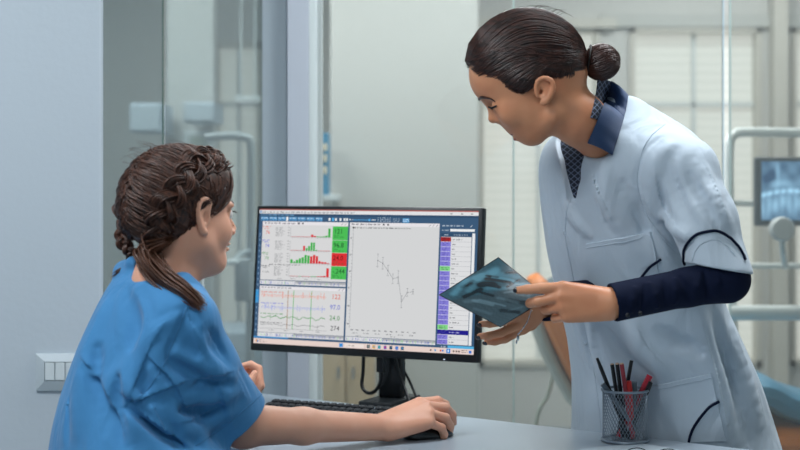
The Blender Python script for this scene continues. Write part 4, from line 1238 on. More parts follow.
def coatD(P):
    v = torsoD(P)
    d = (P - hmD.astype(np.float32)) @ hnD.astype(np.float32)
    s = smax(slvD(P), d, .003)
    v = smin(smin(v, s, .016), slvF(P), .02)
    v = apply_folds(P, v, FD); v = apply_creases(P, v, CD)
    v = smax(v, -vcut(P), .004); v = smax(v, -neckhD(P), .006)
    v = smax(v, -np.maximum(cone(W(704, 220, 3.01), hmD + dS * .05, .030, .058)(P), -d - .06), .003)
    return v
mesh_sdf('white_coat', coatD, (.24, 2.86, .48), (.98, 3.82, 1.50), .0027, M_coat, doc)
# piping, seams, pockets
def pipe(name, pts, r, m, fn=coatD, off=.0005):
    q = onto(fn, pts, off, 8, 2.7, 3.7); return MB().tube(q, r, 8).build(name, m, doc, True)
pipe('piping', [(684, 264), (685, 249), (692, 238), (703, 232.5), (718, 231.5), (731, 239), (740, 250), (745, 260)], .0030, M_navy, off=.001)
pipe('piping', [(639.5, 279), (644, 273), (650, 266), (661, 258)], .0028, M_navy, off=.0052)
pipe('piping', [(719, 400.5), (711, 405), (703, 412.5), (695, 424), (690.5, 434), (688.5, 444)], .0030, M_navy, off=.0050)
M_seam = mat('coat seam', '#b6c4d0', .8)
for pts in ([(571, 196), (566.5, 215), (566, 240), (571, 265), (578, 300), (586, 335), (594, 370), (599, 405), (602, 440)],
            [(665, 124), (650, 138), (641, 155), (637.5, 180), (643, 206), (658, 232), (672, 248)],
            [(692, 262), (697, 249), (705, 242), (717, 240), (727, 246), (735, 256)]):
    pipe('seam', pts, .0008, M_seam)
def patch(name, quad, m, off=.0042, n=14, edge=True):
    g = []
    for i in range(n):
        a = i / (n - 1); L_ = [quad[0][k] * (1 - a) + quad[3][k] * a for k in (0, 1)]; R_ = [quad[1][k] * (1 - a) + quad[2][k] * a for k in (0, 1)]
        g.append([(L_[0] * (1 - j / (n - 1)) + R_[0] * j / (n - 1), L_[1] * (1 - j / (n - 1)) + R_[1] * j / (n - 1)) for j in range(n)])
    flat = [p for r in g for p in r]
    base = nearside(coatD, flat, 2.7, 3.7); top = snap(base, coatD, off, 4); bot = snap(base, coatD, -.002, 4)
    b = MB(); vt = [b.bm.verts.new(Vector([float(x) for x in p])) for p in top]; vb = [b.bm.verts.new(Vector([float(x) for x in p])) for p in bot]
    for i in range(n - 1):
        for j in range(n - 1):
            k = i * n + j; b.bm.faces.new((vt[k], vt[k + 1], vt[k + n + 1], vt[k + n])); b.bm.faces.new((vb[k + n], vb[k + n + 1], vb[k + 1], vb[k]))
    rim = [j for j in range(n)] + [i * n + n - 1 for i in range(1, n)] + [(n - 1) * n + j for j in range(n - 2, -1, -1)] + [i * n for i in range(n - 2, 0, -1)]
    for a, c in zip(rim, rim[1:] + rim[:1]): b.bm.faces.new((vt[a], vt[c], vb[c], vb[a]))
    return b.build(name, m, doc, True)
patch('chest_pocket', [(587, 243.5), (652, 231.5), (664, 300), (592, 306)], M_coat)
patch('hip_pocket', [(602, 397), (711, 373), (726, 440), (604, 446)], M_coat)
pipe('seam', [(588, 247), (620, 241.5), (652, 235)], .0008, M_seam, off=.0046)
pipe('seam', [(604, 401), (660, 388), (711, 377)], .0008, M_seam, off=.0046)
M_btn = mat('snap button', '#b4c2cd', .25, metal=.2)
for p in ((565, 233), (585, 343)):
    q = nearside(coatD, [p], 2.7, 3.7)[0]; b = MB()
    b.tube([q + np.array([.002, .003, 0]), q + np.array([-.001, -.0015, 0])], .0042, 12); b.build('button', M_btn, doc, True)
# collar, near leaf and the strip round the nape
cu = lambda P: np.minimum(coatD(P), neckD(P))
def leaf(name, inner, outer, m, lift=(.006, .005), n=10, thick=.004, ni=8):
    I = nearside(cu, [tuple(q) for q in spline(inner, ni)], 2.7, 3.6); O = nearside(cu, [tuple(q) for q in spline(outer, ni)], 2.7, 3.6)
    I = I + np.array([0, -lift[0], 0]); O = O + np.array([0, -lift[1], 0])
    b = MB(); N_ = len(I); T = []; Bt = []
    for i in range(N_):
        for j in range(n):
            a = j / (n - 1); p = I[i] * (1 - a) + O[i] * a + np.array([0, -.006 * math.sin(math.pi * a), .002 * math.sin(math.pi * a)])
            T.append(b.bm.verts.new(Vector([float(x) for x in p]))); Bt.append(b.bm.verts.new(Vector([float(x) for x in (p + np.array([.001, thick, -.001]))])))
    for i in range(N_ - 1):
        for j in range(n - 1):
            k = i * n + j; b.bm.faces.new((T[k], T[k + 1], T[k + n + 1], T[k + n])); b.bm.faces.new((Bt[k + n], Bt[k + n + 1], Bt[k + 1], Bt[k]))
    rim = [j for j in range(n)] + [i * n + n - 1 for i in range(1, N_)] + [(N_ - 1) * n + j for j in range(n - 2, -1, -1)] + [i * n for i in range(N_ - 2, 0, -1)]
    for a, c in zip(rim, rim[1:] + rim[:1]): b.bm.faces.new((T[a], T[c], Bt[c], Bt[a]))
    return b.build(name, m, doc, True)
M_coll = mat('collar navy', '#1b3a63', .6, sheen=.2, bump=(500, .1, .002))
leaf('collar', [(611, 81), (606, 97), (598, 118), (587, 143)], [(628, 95), (625, 112), (619, 133), (612, 155)], M_coll)
leaf('inner_collar', [(597, 80), (596, 90), (594, 102), (590, 118)], [(612, 82), (608, 96), (602, 110), (597, 120)], M_patt, (.002, .002))

# ---- hair
hcapD = U([ell(hd(526, 59), (58.0 * sp, .077, 50.5 * sp), tilt(6)), ell(hd(552, 62), (33 * sp, .066, 39 * sp), tilt(30)), ell(hd(500, 60), (33 * sp, .060, 31 * sp), tilt(20)), ell(hd(523, 82, 0), (26 * sp, .075, 17 * sp))], .02)
hx_ = np.array([440, 467, 474, 484, 498, 508, 514, 519, 526, 534, 541, 549, 560, 572, 584, 600.])
hy_ = np.array([58, 62.5, 68, 78, 89, 92, 98, 98, 90, 83, 79, 80, 82.5, 82, 78, 76.])
hX = np.array([hd(a, 0)[0] for a in hx_]); hZ = np.array([hd(0, b)[2] for b in hy_])
def hairD(P):
    zc = np.interp(P[:, 0], hX, hZ)
    return smax(hcapD(P), (zc - P[:, 2]) * .8, .006)
hD = mesh_sdf('hair', hairD, hd(525, 60) - .17, hd(525, 60) + .17, .0028, M_hairD, doc)
root = hd(580, 57); cur = []
for sd in (1, -1):
    # hairline to bun on this side
    for i in range(330):
        t = rng.random(); px = np.interp(t, [0, .35, .6, .8, 1], [469, 498, 516, 545, 574]); py = np.interp(px, hx_, hy_) - rng.uniform(.5, 3)
        st = hd(px, py, .058 * sd if px > 500 else (.012 + .046 * (px - 469) / 31) * sd)
        r_ = root + np.array([rng.normal(0, .003), -abs(rng.normal(.010, .006)) * sd, rng.normal(-.004, .008)])
        m1 = st * .62 + r_ * .38 + np.array([0, -.05 * sd, .012 + .010 * (1 - t)]); m2 = st * .3 + r_ * .7 + np.array([0, -.03 * sd, .006])
        cur.append(lock([st, m1, m2, r_], hcapD, rng.uniform(-.0012, .0012), 6))
    for i in range(420):
        u = rng.random(); lt = (.004 + .060 * u) * sd
        st = hd(469 + 16 * u * u, 61 + 12 * u * u, lt * .85); r_ = root + np.array([0, -.012 * u * sd, .012 * (1 - u) + rng.normal(0, .003)])
        arch = .125 * (1 - u) + .030
        m1 = st * .66 + r_ * .34 + np.array([0, -.060 * u * sd, arch]); m2 = st * .33 + r_ * .67 + np.array([0, -.060 * u * sd, arch * .95])
        cur.append(lock([st, m1, m2, r_], hcapD, rng.uniform(-.0010, .0012), 6))
strands('hair_strands', cur, .0015, .0012, M_hairD, hD)
# bun of wound locks, two ties
bc = hd(601.5, 62); bunf = ell(bc, (18.0 * sp, .034, 17.5 * sp), tilt(12))
bun = mesh_sdf('bun', lambda P: smin(bunf(P), cone(root + np.array([-.008, 0, 0]), bc, .015, .018)(P), .01), bc - .08, bc + .08, .0025, mat('bun brown', '#3d221b', .32, spec=.6), doc)
cur = []
for i in range(260):
    a = rng.uniform(0, 2 * math.pi); tw = rng.uniform(.5, 1.0); c_ = []
    for s_ in np.linspace(.04, .97, 16):
        b_ = math.pi * s_; ax_ = -math.cos(b_); rr = math.sin(b_); an = a + tw * s_ * 2.2
        c_.append(bc + np.array([ax_ * 18.5 * sp, rr * math.sin(an) * .0355, rr * math.cos(an) * 18.2 * sp]))
    cur.append(snap(np.array(c_), bunf, rng.uniform(0, .002), 2))
strands('bun_strands', cur, .0016, .0012, bun.data.materials[0], bun)
for cx_, r1, r2 in ((588.5, .030, .0020), (580.5, .024, .0018)):
    c0 = hd(cx_, 59.5); M_ = []
    for k in range(28):
        a = 2 * math.pi * k / 28; M_.append(c0 + np.array([.005 * math.sin(a + 1.2), math.sin(a) * r1, math.cos(a) * r1 * .98]))
    MB().tube(M_, r2, 8, closed=True).build('hair_tie', M_lash, doc, True)
cs = []
for k in range(14):
    st = hd(rng.uniform(500, 560), rng.uniform(10, 20), .01); st = snap(np.array([st]), hcapD, 0)[0]; cs.append(spline([st, st + np.array([.012, 0, .006]), st + np.array([.032, 0, rng.uniform(-.004, .008)])], 6))
for k in range(0):
    st = hd(rng.uniform(508, 519), 96, .060); st = snap(np.array([st]), head_D, .001)[0]; cs.append(snap(spline([st, st + np.array([.006, 0, -.008]), st + np.array([.016, 0, -.011])], 6), head_D, .001))
strands('loose_hairs', cs, .0006, .0003, M_hairD, doc)
# trousers and shoes (behind the desk)
def trD(P):
    return smax(smax(legsD(P) - .014, P[:, 2] - .85, .01), .09 - P[:, 2], .004)
mesh_sdf('trousers', trD, (.38, 3.15, .07), (.86, 3.75, .88), .008, mat('trousers navy', '#26324a', .8), doc)
for (x, y) in ((.52, 3.305), (.64, 3.495)):
    MB().box((x, y, .035), (.25, .09, .07), Matrix.Rotation(math.radians(35), 3, 'Z'), .028, 3).build('shoe', mat('shoe white', '#c9d0d4', .5), doc, True)

# ---- the x-ray film between her hands
c4 = [W(438.5, 295, 3.03), W(498.5, 257, 3.06), W(549, 298, 2.985), W(500.5, 327.5, 2.965)]
NX, NYY = 110, 110
me = bpy.data.meshes.new('xray_film'); V = []; C = []
# strokes of the radiograph: (x0, y0, x1, y1, width, strength) in the film's own 0..100 frame
STK = [(14, 12, 40, 4, 5, .9), (40, 4, 62, 10, 4, .8), (55, 12, 82, 16, 6, 1.0), (30, 22, 52, 16, 5, .5), (76, 20, 94, 44, 5, .7), (70, 24, 84, 46, 3.5, 1.1), (50, 34, 66, 50, 4, .5),
       (20, 40, 30, 62, 3.0, .7), (26, 44, 40, 74, 2.2, .6), (12, 34, 22, 42, 4, .4), (46, 58, 58, 80, 3.0, .4), (60, 56, 78, 66, 2.0, .6), (84, 52, 96, 66, 3, .8), (8, 52, 14, 72, 3, .3), (88, 74, 74, 86, 2, .4), (36, 84, 56, 90, 2, .25),
       (62, 20, 80, 46, 2.6, -1.3), (66, 16, 74, 28, 2.2, -1.2), (48, 22, 60, 34, 5, -.9), (56, 30, 62, 44, 3.0, -1.0), (30, 10, 42, 14, 3, -.5), (18, 26, 42, 30, 3.5, -.6), (38, 34, 44, 50, 2.4, -.5), (88, 30, 98, 36, 3, -.7), (70, 50, 92, 50, 1.6, -.6), (30, 78, 44, 94, 3.5, -.5), (52, 70, 70, 92, 5, -.35)]
def xr(u, v):
    x, y = u * 100, v * 100
    top = 1 / (1 + math.exp(-(u * 100 * .55 + 18 - v * 100) / 1.2))            # the upper picture on the sheet
    k = .34 * top + .30 * (1 - top)
    for x0, y0, x1, y1, w, a in STK:
        dx, dy = x1 - x0, y1 - y0; t = max(0, min(1, ((x - x0) * dx + (y - y0) * dy) / (dx * dx + dy * dy)))
        d = math.hypot(x - x0 - t * dx, y - y0 - t * dy) / w; k += a * .74 * math.exp(-d ** 3)
    k += .05 * math.sin(x * .9 + math.sin(y * .5) * 2) * math.sin(y * .8)
    k = max(0, min(1.2, k)); c = np.array([.012, .024, .032]) + k * (np.array([.085, .24, .31]) * top + np.array([.11, .18, .21]) * (1 - top))
    if min(x, y, 100 - x, 100 - y) < 1.6: c = np.array([.01, .015, .02])
    return c
for j in range(NYY + 1):
    for i in range(NX + 1):
        u, v = i / NX, j / NYY
        # u runs left corner -> top corner ... laid as L, T, R, B
        p = (c4[0] * (1 - u) + c4[1] * u) * (1 - v) + (c4[3] * (1 - u) + c4[2] * u) * v
        p = p + np.array([0, .012 * math.sin(math.pi * u) * math.sin(math.pi * v), 0]); V.append(p); C.append(xr(u, v))
T_ = .0005; n0 = len(V)
V2 = V + [p + np.array([0, T_, 0]) for p in V]
Fc = []
w_ = NX + 1
for j in range(NYY):
    for i in range(NX):
        k = j * w_ + i; Fc.append((k, k + 1, k + w_ + 1, k + w_)); Fc.append((n0 + k + w_, n0 + k + w_ + 1, n0 + k + 1, n0 + k))
rim = list(range(w_)) + [j * w_ + NX for j in range(1, NYY + 1)] + [NYY * w_ + i for i in range(NX - 1, -1, -1)] + [j * w_ for j in range(NYY - 1, 0, -1)]
for a, c in zip(rim, rim[1:] + rim[:1]): Fc.append((a, n0 + a, n0 + c, c))
org = c4[0]
me.from_pydata([(p - org).tolist() for p in V2], [], Fc); me.update()
ca = me.color_attributes.new('picture', 'FLOAT_COLOR', 'POINT')
ca.data.foreach_set('color', np.array([list(c) + [1] for c in C + C], np.float32).ravel())
mf = mat('x-ray film', '#20343c', .22, spec=.5, alpha=.93, attr='picture')
film = put('xray_film', me, mf, None, True, False); film.location = Vector(org.tolist())
tag(film, 'glossy dark teal dental x-ray film held in front of the monitor edge', 'x-ray film')
# bracelet hanging from her far wrist
bm_ = MB(); pts = spline([W(531, 311, 3.04), W(527, 322, 3.035), W(521, 331, 3.035), W(518, 334, 3.035)], 6)
bm_.tube(pts, .0009, 6); 
for p in pts[::3]: bm_.ball(p, .0018, 8)
br = bm_.build('bracelet', mat('silver chain', '#c4ccd0', .25, metal=.9), None, True); tag(br, 'thin silver bracelet chain hanging from the far wrist under the x-ray film', 'bracelet')
cc = MB(); cc.ball(W(518, 338, 3.035), (.003, .002, .006), 10); cc.ball(W(516.5, 342, 3.035), (.002, .002, .004), 8); cc.build('charm', br.data.materials[0], br, True)
# ---------------------------------------------------------------- pen cup
cb_ = W(625, 441, 3.2); cx_, cy_ = cb_[0], cb_[1]; ch_, cr_ = .108, .048
cup = empty('pen_cup', (cx_, cy_, DESK), 'round grey wire mesh pen cup on the desk in front of the white coat', 'pen cup')
M_wire = mat('wire grey', '#8794a0', .4, metal=.4)
g = MB(); nseg = 40
for sgn in (1, -1):
    for k in range(nseg):
        a0 = 2 * math.pi * k / nseg; pts = []
        for i in range(13):
            t = i / 12; a = a0 + sgn * t * 1.15; pts.append((cx_ + cr_ * .97 * math.cos(a), cy_ + cr_ * .97 * math.sin(a), DESK + .006 + t * (ch_ - .01)))
        g.tube(pts, .0006, 4)
g.build('wire_mesh', M_wire, cup)
for zz in (.004, ch_): MB().tube([(cx_ + cr_ * math.cos(a), cy_ + cr_ * math.sin(a), DESK + zz) for a in np.linspace(0, 2 * math.pi, 40, endpoint=False)], .0028 if zz > .05 else .0034, 8, closed=True).build('rim' if zz > .05 else 'base_ring', M_wire, cup, True)
MB().lathe([(0, .002), (cr_ * .97, .002), (cr_ * .97, .004), (0, .004)], 32, Matrix.Translation((cx_, cy_, DESK))).build('base_plate', M_wire, cup)
def stick(name, lab, cat, top, bot, r, parts, grp=None):
    """a pen: parts = list of (t0, t1, radius factor, material, part name) along bottom (0) to top (1)"""
    T = W(top[0], top[1], 3.2 + top[2]); B_ = np.array([cx_ + bot[0], cy_ + bot[1], DESK + .008])
    root = empty(name, B_, lab, cat, grp)
    for t0, t1, f0, f1, m, pn in parts:
        MB().tube([B_ + (T - B_) * t0, B_ + (T - B_) * t1], [r * f0, r * f1], 8).build(pn, m, root, False)
    return root
PB = mat('pen black', '#12161c', .3); PR = mat('pen red', '#b3202e', .35); PW_ = mat('pencil wood', '#d8b79a', .6); PG = mat('pen grey', '#66737c', .4); PS = mat('pen silver', '#b8c2ca', .25, metal=.7); PRb = mat('pen bright red', '#d8322e', .35)
stick('pen', 'thin black pen with silver stripe leaning far left in the mesh cup', 'pen', (597, 358, .0), (.006, -.01), .0042, [(0, .9, 1, 1, PB, 'barrel'), (.30, .97, .45, .45, PS, 'clip'), (.9, 1, .9, .7, PB, 'cap')])
stick('pencil', 'black pencil with bare wood end, left one of the upright pencils in the cup', 'pencil', (612, 363.5, .005), (-.004, .0), .0042, [(0, .985, 1, 1, PB, 'shaft'), (.985, 1, .97, .8, PW_, 'wood_end')])
stick('pencil', 'black pencil with bare wood end standing against the red pencil in the cup', 'pencil', (617, 363.0, -.004), (.004, .012), .0042, [(0, .985, 1, 1, PB, 'shaft'), (.985, 1, .97, .8, PW_, 'wood_end')])
stick('pencil', 'dusty red pencil with bare wood end in the middle of the cup', 'pencil', (621.5, 363.0, -.010), (.014, -.012), .0046, [(0, .985, 1, 1, mat('pencil red', '#a83a44', .4), 'shaft'), (.985, 1, .97, .8, PW_, 'wood_end')])
stick('pen', 'black pen with clip standing tallest behind the red marker in the cup', 'pen', (631.5, 360.5, .015), (-.012, .018), .0042, [(0, .72, 1, 1, PB, 'barrel'), (.72, 1, 1.05, .95, PB, 'cap'), (.74, .985, .4, .4, PS, 'clip')])
stick('marker', 'short bright red marker between the black pens in the cup', 'marker', (629, 381, -.012), (.016, .004), .0062, [(0, .86, 1, 1, PRb, 'barrel'), (.86, 1, 1.0, .8, PRb, 'cap')])
stick('marker', 'grey capped marker beside the short red marker in the cup', 'marker', (634.5, 382, .0), (.018, .014), .0062, [(0, .86, 1, 1, PG, 'barrel'), (.86, 1, 1.0, .95, PG, 'cap')])
stick('marker', 'red marker with flat cut top leaning right in the cup', 'marker', (650.0, 375.5, .010), (-.012, .006), .0066, [(0, .8, 1, 1, PR, 'barrel'), (.8, 1, 1.05, 1.05, mat('marker red cap', '#c4283c', .3), 'cap')])
stick('pen', 'black capped pen leaning far right in the cup below the red marker', 'pen', (651, 382, -.012), (.004, -.010), .0050, [(0, .8, 1, 1, PB, 'barrel'), (.8, 1, 1.1, 1.0, PB, 'cap')])
stick('pen', 'grey pen lying diagonally inside the mesh cup with its end over the left rim', 'pen', (602.5, 384, -.012), (.036, -.010), .0052, [(0, .85, 1, 1, PG, 'barrel'), (.85, 1, 1.05, 1.0, PG, 'cap')])

# papers and spectacles at the near edge of the desk
pc = [W(578, 450, 3.10), W(640, 441.5, 3.17), W(730, 470, 3.0), W(640, 490, 2.9)]
pc = [np.array([p[0], p[1], DESK + .0008]) for p in pc]
pp = MB().prism(pc, (0, 0, .0006)).build('paper_sheet', mat('paper', '#c4d0d8', .7)); tag(pp, 'white sheet of paper lying on the desk in front of the pen cup', 'paper')
def Pd(px, py, z=.004):
    Yd = (CAMZ - DESK) * F / (py - HZ); return np.array([(px - 400) / F * Yd, Yd, DESK + z])
gl = empty('spectacles', Pd(645, 460), 'dark metal spectacles lying on the paper in front of the pen cup', 'spectacles')
M_spec = mat('spectacle wire', '#141c2c', .3, metal=.6)
for k, ox in enumerate((0, .058)):
    c0 = Pd(636, 465, .018) + np.array([ox, -.012 * k, 0]); rp = []
    for i in range(24):
        a = 2 * math.pi * i / 24; rp.append(c0 + np.array([.024 * math.cos(a), .006 * math.cos(a), .015 * math.sin(a)]))
    MB().tube(rp, .0011, 6, closed=True).build('lens_rim', M_spec, gl, True)
c0 = Pd(636, 465, .018); MB().tube(spline([c0 + np.array([.024, -.001, .003]), c0 + np.array([.029, -.007, .007]), c0 + np.array([.034, -.012, .003])], 4), .001, 6).build('bridge', M_spec, gl, True)
for ox, oy in ((-.024, .0), (.082, -.012)):
    MB().tube(spline([c0 + np.array([ox, oy, .004]), c0 + np.array([ox + .004, oy + .06, -.004]), c0 + np.array([ox + .006, oy + .10, -.014])], 5), .0011, 6).build('temple', M_spec, gl, True)

# ---------------------------------------------------------------- behind the glass: shelf, folders, cupboard
M_ply = mat('light wood', '#c9b596', .55, noise=(5, '#bfa988', (1, 1, .15)))
sh = MB().box(((X(300, 6.4) + X(340, 6.4)) / 2, 6.45, Z(195, 6.4) - .012), (X(340, 6.4) - X(300, 6.4), .28, .024), bevel=.003).build('wall_shelf', mat('shelf white', '#c2cbcb', .5)); tag(sh, 'short pale wall shelf with the teal folder beside the white post', 'shelf')
fd = empty('box_folder', (X(323, 6.35), 6.45, Z(195, 6.4)), 'upright teal folder with pale labels on the wall shelf', 'folder')
MB().box((X(323, 6.35), 6.45, (Z(195, 6.4) + Z(133, 6.4)) / 2), (X(328.5, 6.35) - X(318, 6.35), .22, Z(133, 6.4) - Z(195, 6.4) - .002), bevel=.004).build('folder_body', mat('folder teal', '#2f7da0', .5), fd)
for py in (147, 158, 170): MB().box((X(325, 6.33), 6.337, Z(py, 6.33)), (.014, .004, .03)).build('label', mat('folder label', '#d8cdb0', .6), fd)
cab = empty('cupboard', (X(345, 6.2), 6.35, 0), 'low light wood cupboard seen below the monitor', 'cupboard')
x0, x1, zt_ = X(318, 6.2), X(374, 6.2), Z(330, 6.2)
MB().box(((x0 + x1) / 2, 6.38, zt_ / 2), (x1 - x0, .34, zt_)).build('carcass', M_ply, cab)
for k in range(2):
    xa = x0 + (x1 - x0) * k / 2; d_ = MB().box((xa + (x1 - x0) / 4, 6.20, zt_ / 2), ((x1 - x0) / 2 - .006, .02, zt_ - .01), bevel=.003).build('cupboard_door', M_ply, cab)
    hx__ = xa + ((x1 - x0) / 2 - .03 if k == 0 else .03); MB().tube([(hx__, 6.17, Z(378, 6.2)), (hx__, 6.17, Z(366, 6.2))], .006, 8).build('handle', M_metal, d_, True)

# wall cupboards and picture far left
def wallbox(name, a, b, c, d, Y, dep, m, lab, cat, door=None, grp=None):
    r = empty(name, ((X(a, Y) + X(b, Y)) / 2, Y + dep, Z(d, Y)), lab, cat, grp)
    MB().box(((X(a, Y) + X(b, Y)) / 2, Y + dep / 2 + .01, (Z(c, Y) + Z(d, Y)) / 2), (X(b, Y) - X(a, Y), dep, Z(c, Y) - Z(d, Y)), bevel=.004).build('carcass', m, r)
    if door: MB().box(((X(a, Y) + X(b, Y)) / 2, Y, (Z(c, Y) + Z(d, Y)) / 2), (X(b, Y) - X(a, Y) - .012, .02, Z(c, Y) - Z(d, Y) - .012), bevel=.003).build('cupboard_door', door, r)
    return r
M_cupb = mat('cupboard pale blue', '#b4c2cc', .4); M_cupd = mat('cupboard door pale', '#bfcbd2', .35)
wallbox('wall_cupboard', 129, 161, 103, 132, 6.5, .35, M_cupb, 'pale blue wall cupboard left of the green glass edge', 'cupboard', M_cupd)
wallbox('wall_cupboard', 183, 214, 102, 122, 6.5, .35, M_cupb, 'pale blue wall cupboard above the small framed picture', 'cupboard', M_cupd)
wallbox('base_cabinet', 112, 262, 332, 493.6, 6.3, .45, M_cupb, 'long pale base cabinet behind the glass at far left', 'cabinet', M_cupd)
pf = empty('picture_frame', (X(198, 6.85), 6.88, Z(160, 6.85)), 'small white framed picture behind the glass above the seated person', 'picture')
MB().box((X(198, 6.85), 6.87, Z(145, 6.85)), (X(214, 6.85) - X(183, 6.85), .03, Z(130, 6.85) - Z(160, 6.85)), bevel=.004).build('frame', mat('frame white paint', '#dfe4e2', .5), pf)
MB().box((X(199, 6.85), 6.853, Z(146, 6.85)), (X(208, 6.85) - X(190, 6.85), .006, Z(136, 6.85) - Z(156, 6.85))).build('print', mat('picture print', '#a9b3a4', .6, noise=(14, '#7f8f86')), pf)

# ---------------------------------------------------------------- dental units
M_unit = mat('unit enamel', '#d6dcd8', .35); M_unitd = mat('unit grey', '#b3bbbb', .4)
def arm(name, pts, r, m, par, n=10): return MB().tube(spline(pts, 6), r, n).build(name, m, par, True)
u1 = empty('dental_unit', (X(770, 5.4), 5.4, 0), 'tall pale tube frame of the dental unit carrying the x-ray screen', 'dental unit')
Yu = 5.4
arm('frame_tube', [W(732, 300, Yu), W(730, 230, Yu), W(729, 170, Yu), W(730, 143, Yu), W(735, 134.5, Yu), W(746, 132, Yu), W(790, 132.5, Yu), W(850, 133, Yu), W(980, 134, Yu)], .017, M_unit, u1)
arm('cross_arm', [W(731, 203, Yu), W(790, 204, Yu), W(900, 204, Yu)], .011, M_unit, u1)
arm('lower_arm', [W(728, 266, Yu - .1), W(800, 266, Yu - .1), W(860, 268, Yu - .1)], .010, M_unit, u1)
arm('tray_arm', [W(728, 313, Yu - .2), W(800, 313, Yu - .2), W(860, 316, Yu - .2)], .026, M_unit, u1)
MB().tube([W(905, 134, Yu), (W(905, 300, Yu)[0], Yu, .02)], .04, 14).build('post', M_unit, u1, True)
MB().lathe([(0, 0), (.22, 0), (.22, .03), (.05, .06), (0, .06)], 24, Matrix.Translation((W(905, 300, Yu)[0], Yu, 0))).build('foot', M_unitd, u1, True)
arm('post_tube', [W(732, 300, Yu), W(734, 360, Yu), (W(734, 300, Yu)[0], Yu, .03)], .017, M_unit, u1)
# screen with a dental panorama
Ym = 5.15
mx0, mx1, mz0, mz1 = X(755.5, Ym), X(832, Ym), Z(226, Ym), Z(157, Ym)
xm = empty('xray_monitor', ((mx0 + mx1) / 2, Ym, mz0), 'small wall of light monitor showing a blue dental x-ray at right edge'.replace('wall of light ', ''), 'monitor')
MB().box(((mx0 + mx1) / 2, Ym + .02, (mz0 + mz1) / 2), (mx1 - mx0, .04, mz1 - mz0), bevel=.006).build('monitor_housing', mat('monitor grey', '#4d585c', .4), xm)
def xrmat():
    m = bpy.data.materials.new('panoramic x-ray'); m.use_nodes = True; nt = m.node_tree; nt.nodes.clear()
    out = nt.nodes.new('ShaderNodeOutputMaterial'); e = nt.nodes.new('ShaderNodeEmission'); a = nt.nodes.new('ShaderNodeAttribute'); a.attribute_name = 'picture'
    nt.links.new(a.outputs['Color'], e.inputs[0]); nt.links.new(e.outputs[0], out.inputs[0]); e.inputs[1].default_value = 1.7; return m
nx, ny = 60, 50; V = []; C = []; Fc = []
r5 = random.Random(3)
for j in range(ny + 1):
    for i in range(nx + 1):
        u, v = i / nx, j / ny; V.append((mx0 + .02 + (mx1 - mx0 - .04) * u, Ym - .002, mz0 + .02 + (mz1 - mz0 - .035) * v))
        k = .16 + .10 * math.sin(u * 23) * math.sin(v * 17 + u * 5)
        arcv = .40 + .10 * math.sin(u * 3.1 + .2)
        k += .9 * math.exp(-((v - arcv) / .035) ** 2) * (.7 + .3 * math.sin(u * 60))
        k += .50 * math.exp(-((v - arcv + .20) / .16) ** 2) * (.75 + .25 * math.sin(u * 60 + 1)) + .42 * math.exp(-((v - .62) / .07) ** 2 - ((u - .30) / .22) ** 2) + .45 * math.exp(-((u - .25) / .03) ** 2 - ((v - .8) / .15) ** 2) + .4 * math.exp(-((u - .80) / .14) ** 2 - ((v - .60) / .14) ** 2)
        k -= .35 * math.exp(-((u - .12) / .09) ** 2 - ((v - .72) / .12) ** 2)
        k = max(0, min(1, k)); C.append([.015 + .30 * k, .055 + .52 * k, .12 + .68 * k, 1])
for j in range(ny):
    for i in range(nx):
        k = j * (nx + 1) + i; Fc.append((k, k + 1, k + nx + 2, k + nx + 1))
me = bpy.data.meshes.new('screen'); me.from_pydata(V, [], Fc); me.update()
me.color_attributes.new('picture', 'FLOAT_COLOR', 'POINT').data.foreach_set('color', np.array(C, np.float32).ravel())
put('screen', me, xrmat(), xm)
MB().box(((mx0 + mx1) / 2, Ym + .08, (mz0 + mz1) / 2 + .0), (.06, .12, .06), bevel=.01).build('bracket', M_unitd, xm)
# round lamp head in front of it
lh = empty('dental_lamp', W(782, 240, 5.0), 'round pale dental lamp head below the x-ray monitor', 'lamp')
MB().lathe([(0, -.02), (.035, -.02), (.041, -.008), (.041, .012), (.03, .03), (0, .034)], 28, Matrix.Translation(Vector(W(782, 229, 5.0))) @ Matrix.Rotation(math.pi / 2, 4, 'X').inverted()).build('lamp_head', mat('lamp head', '#c5cbc9', .4), lh, True)
arm('lamp_arm', [W(782, 236, 5.02), W(783, 252, 5.05), W(785, 266, 5.2), W(786, 266, 5.28)], .010, M_unit, lh)

# dental chair behind the standing person
Yc = 5.0
dc = empty('dental_chair', (X(680, Yc), Yc, 0), 'dental chair with orange sides and blue cushions behind the person in the white coat', 'dental chair')
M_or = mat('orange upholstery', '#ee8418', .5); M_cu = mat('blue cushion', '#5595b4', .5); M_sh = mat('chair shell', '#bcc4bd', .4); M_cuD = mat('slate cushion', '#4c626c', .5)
def slab(name, path, half, thick, m, dy=0.0, wr=None):
    """rounded upholstered slab following a path (side view), half its width in depth"""
    P = spline(path, 6); b = MB(); N_ = len(P); R_ = []
    for i, p in enumerate(P):
        t = P[min(i + 1, N_ - 1)] - P[max(i - 1, 0)]; t /= np.linalg.norm(t); nn = np.array([-t[2], 0, t[0]])
        if nn[2] < 0: nn = -nn
        f = 1.0
        q = i / (N_ - 1)
        if wr: f = np.interp(q, [0, .08, .9, 1], wr)
        ring = []
        for k in range(16):
            a = 2 * math.pi * k / 16; cxk = math.copysign(abs(math.cos(a)) ** .55, math.cos(a)); szk = math.copysign(abs(math.sin(a)) ** .6, math.sin(a))
            ring.append(b.bm.verts.new(Vector([float(v) for v in (p + np.array([0, dy + cxk * half * f, 0]) + nn * szk * thick * f)])))
        R_.append(ring)
    for A_, B_ in zip(R_, R_[1:]):
        for k in range(16): b.bm.faces.new((A_[k], A_[(k + 1) % 16], B_[(k + 1) % 16], B_[k]))
    b.bm.faces.new(R_[0][::-1]); b.bm.faces.new(R_[-1])
    return b.build(name, m, dc, True)
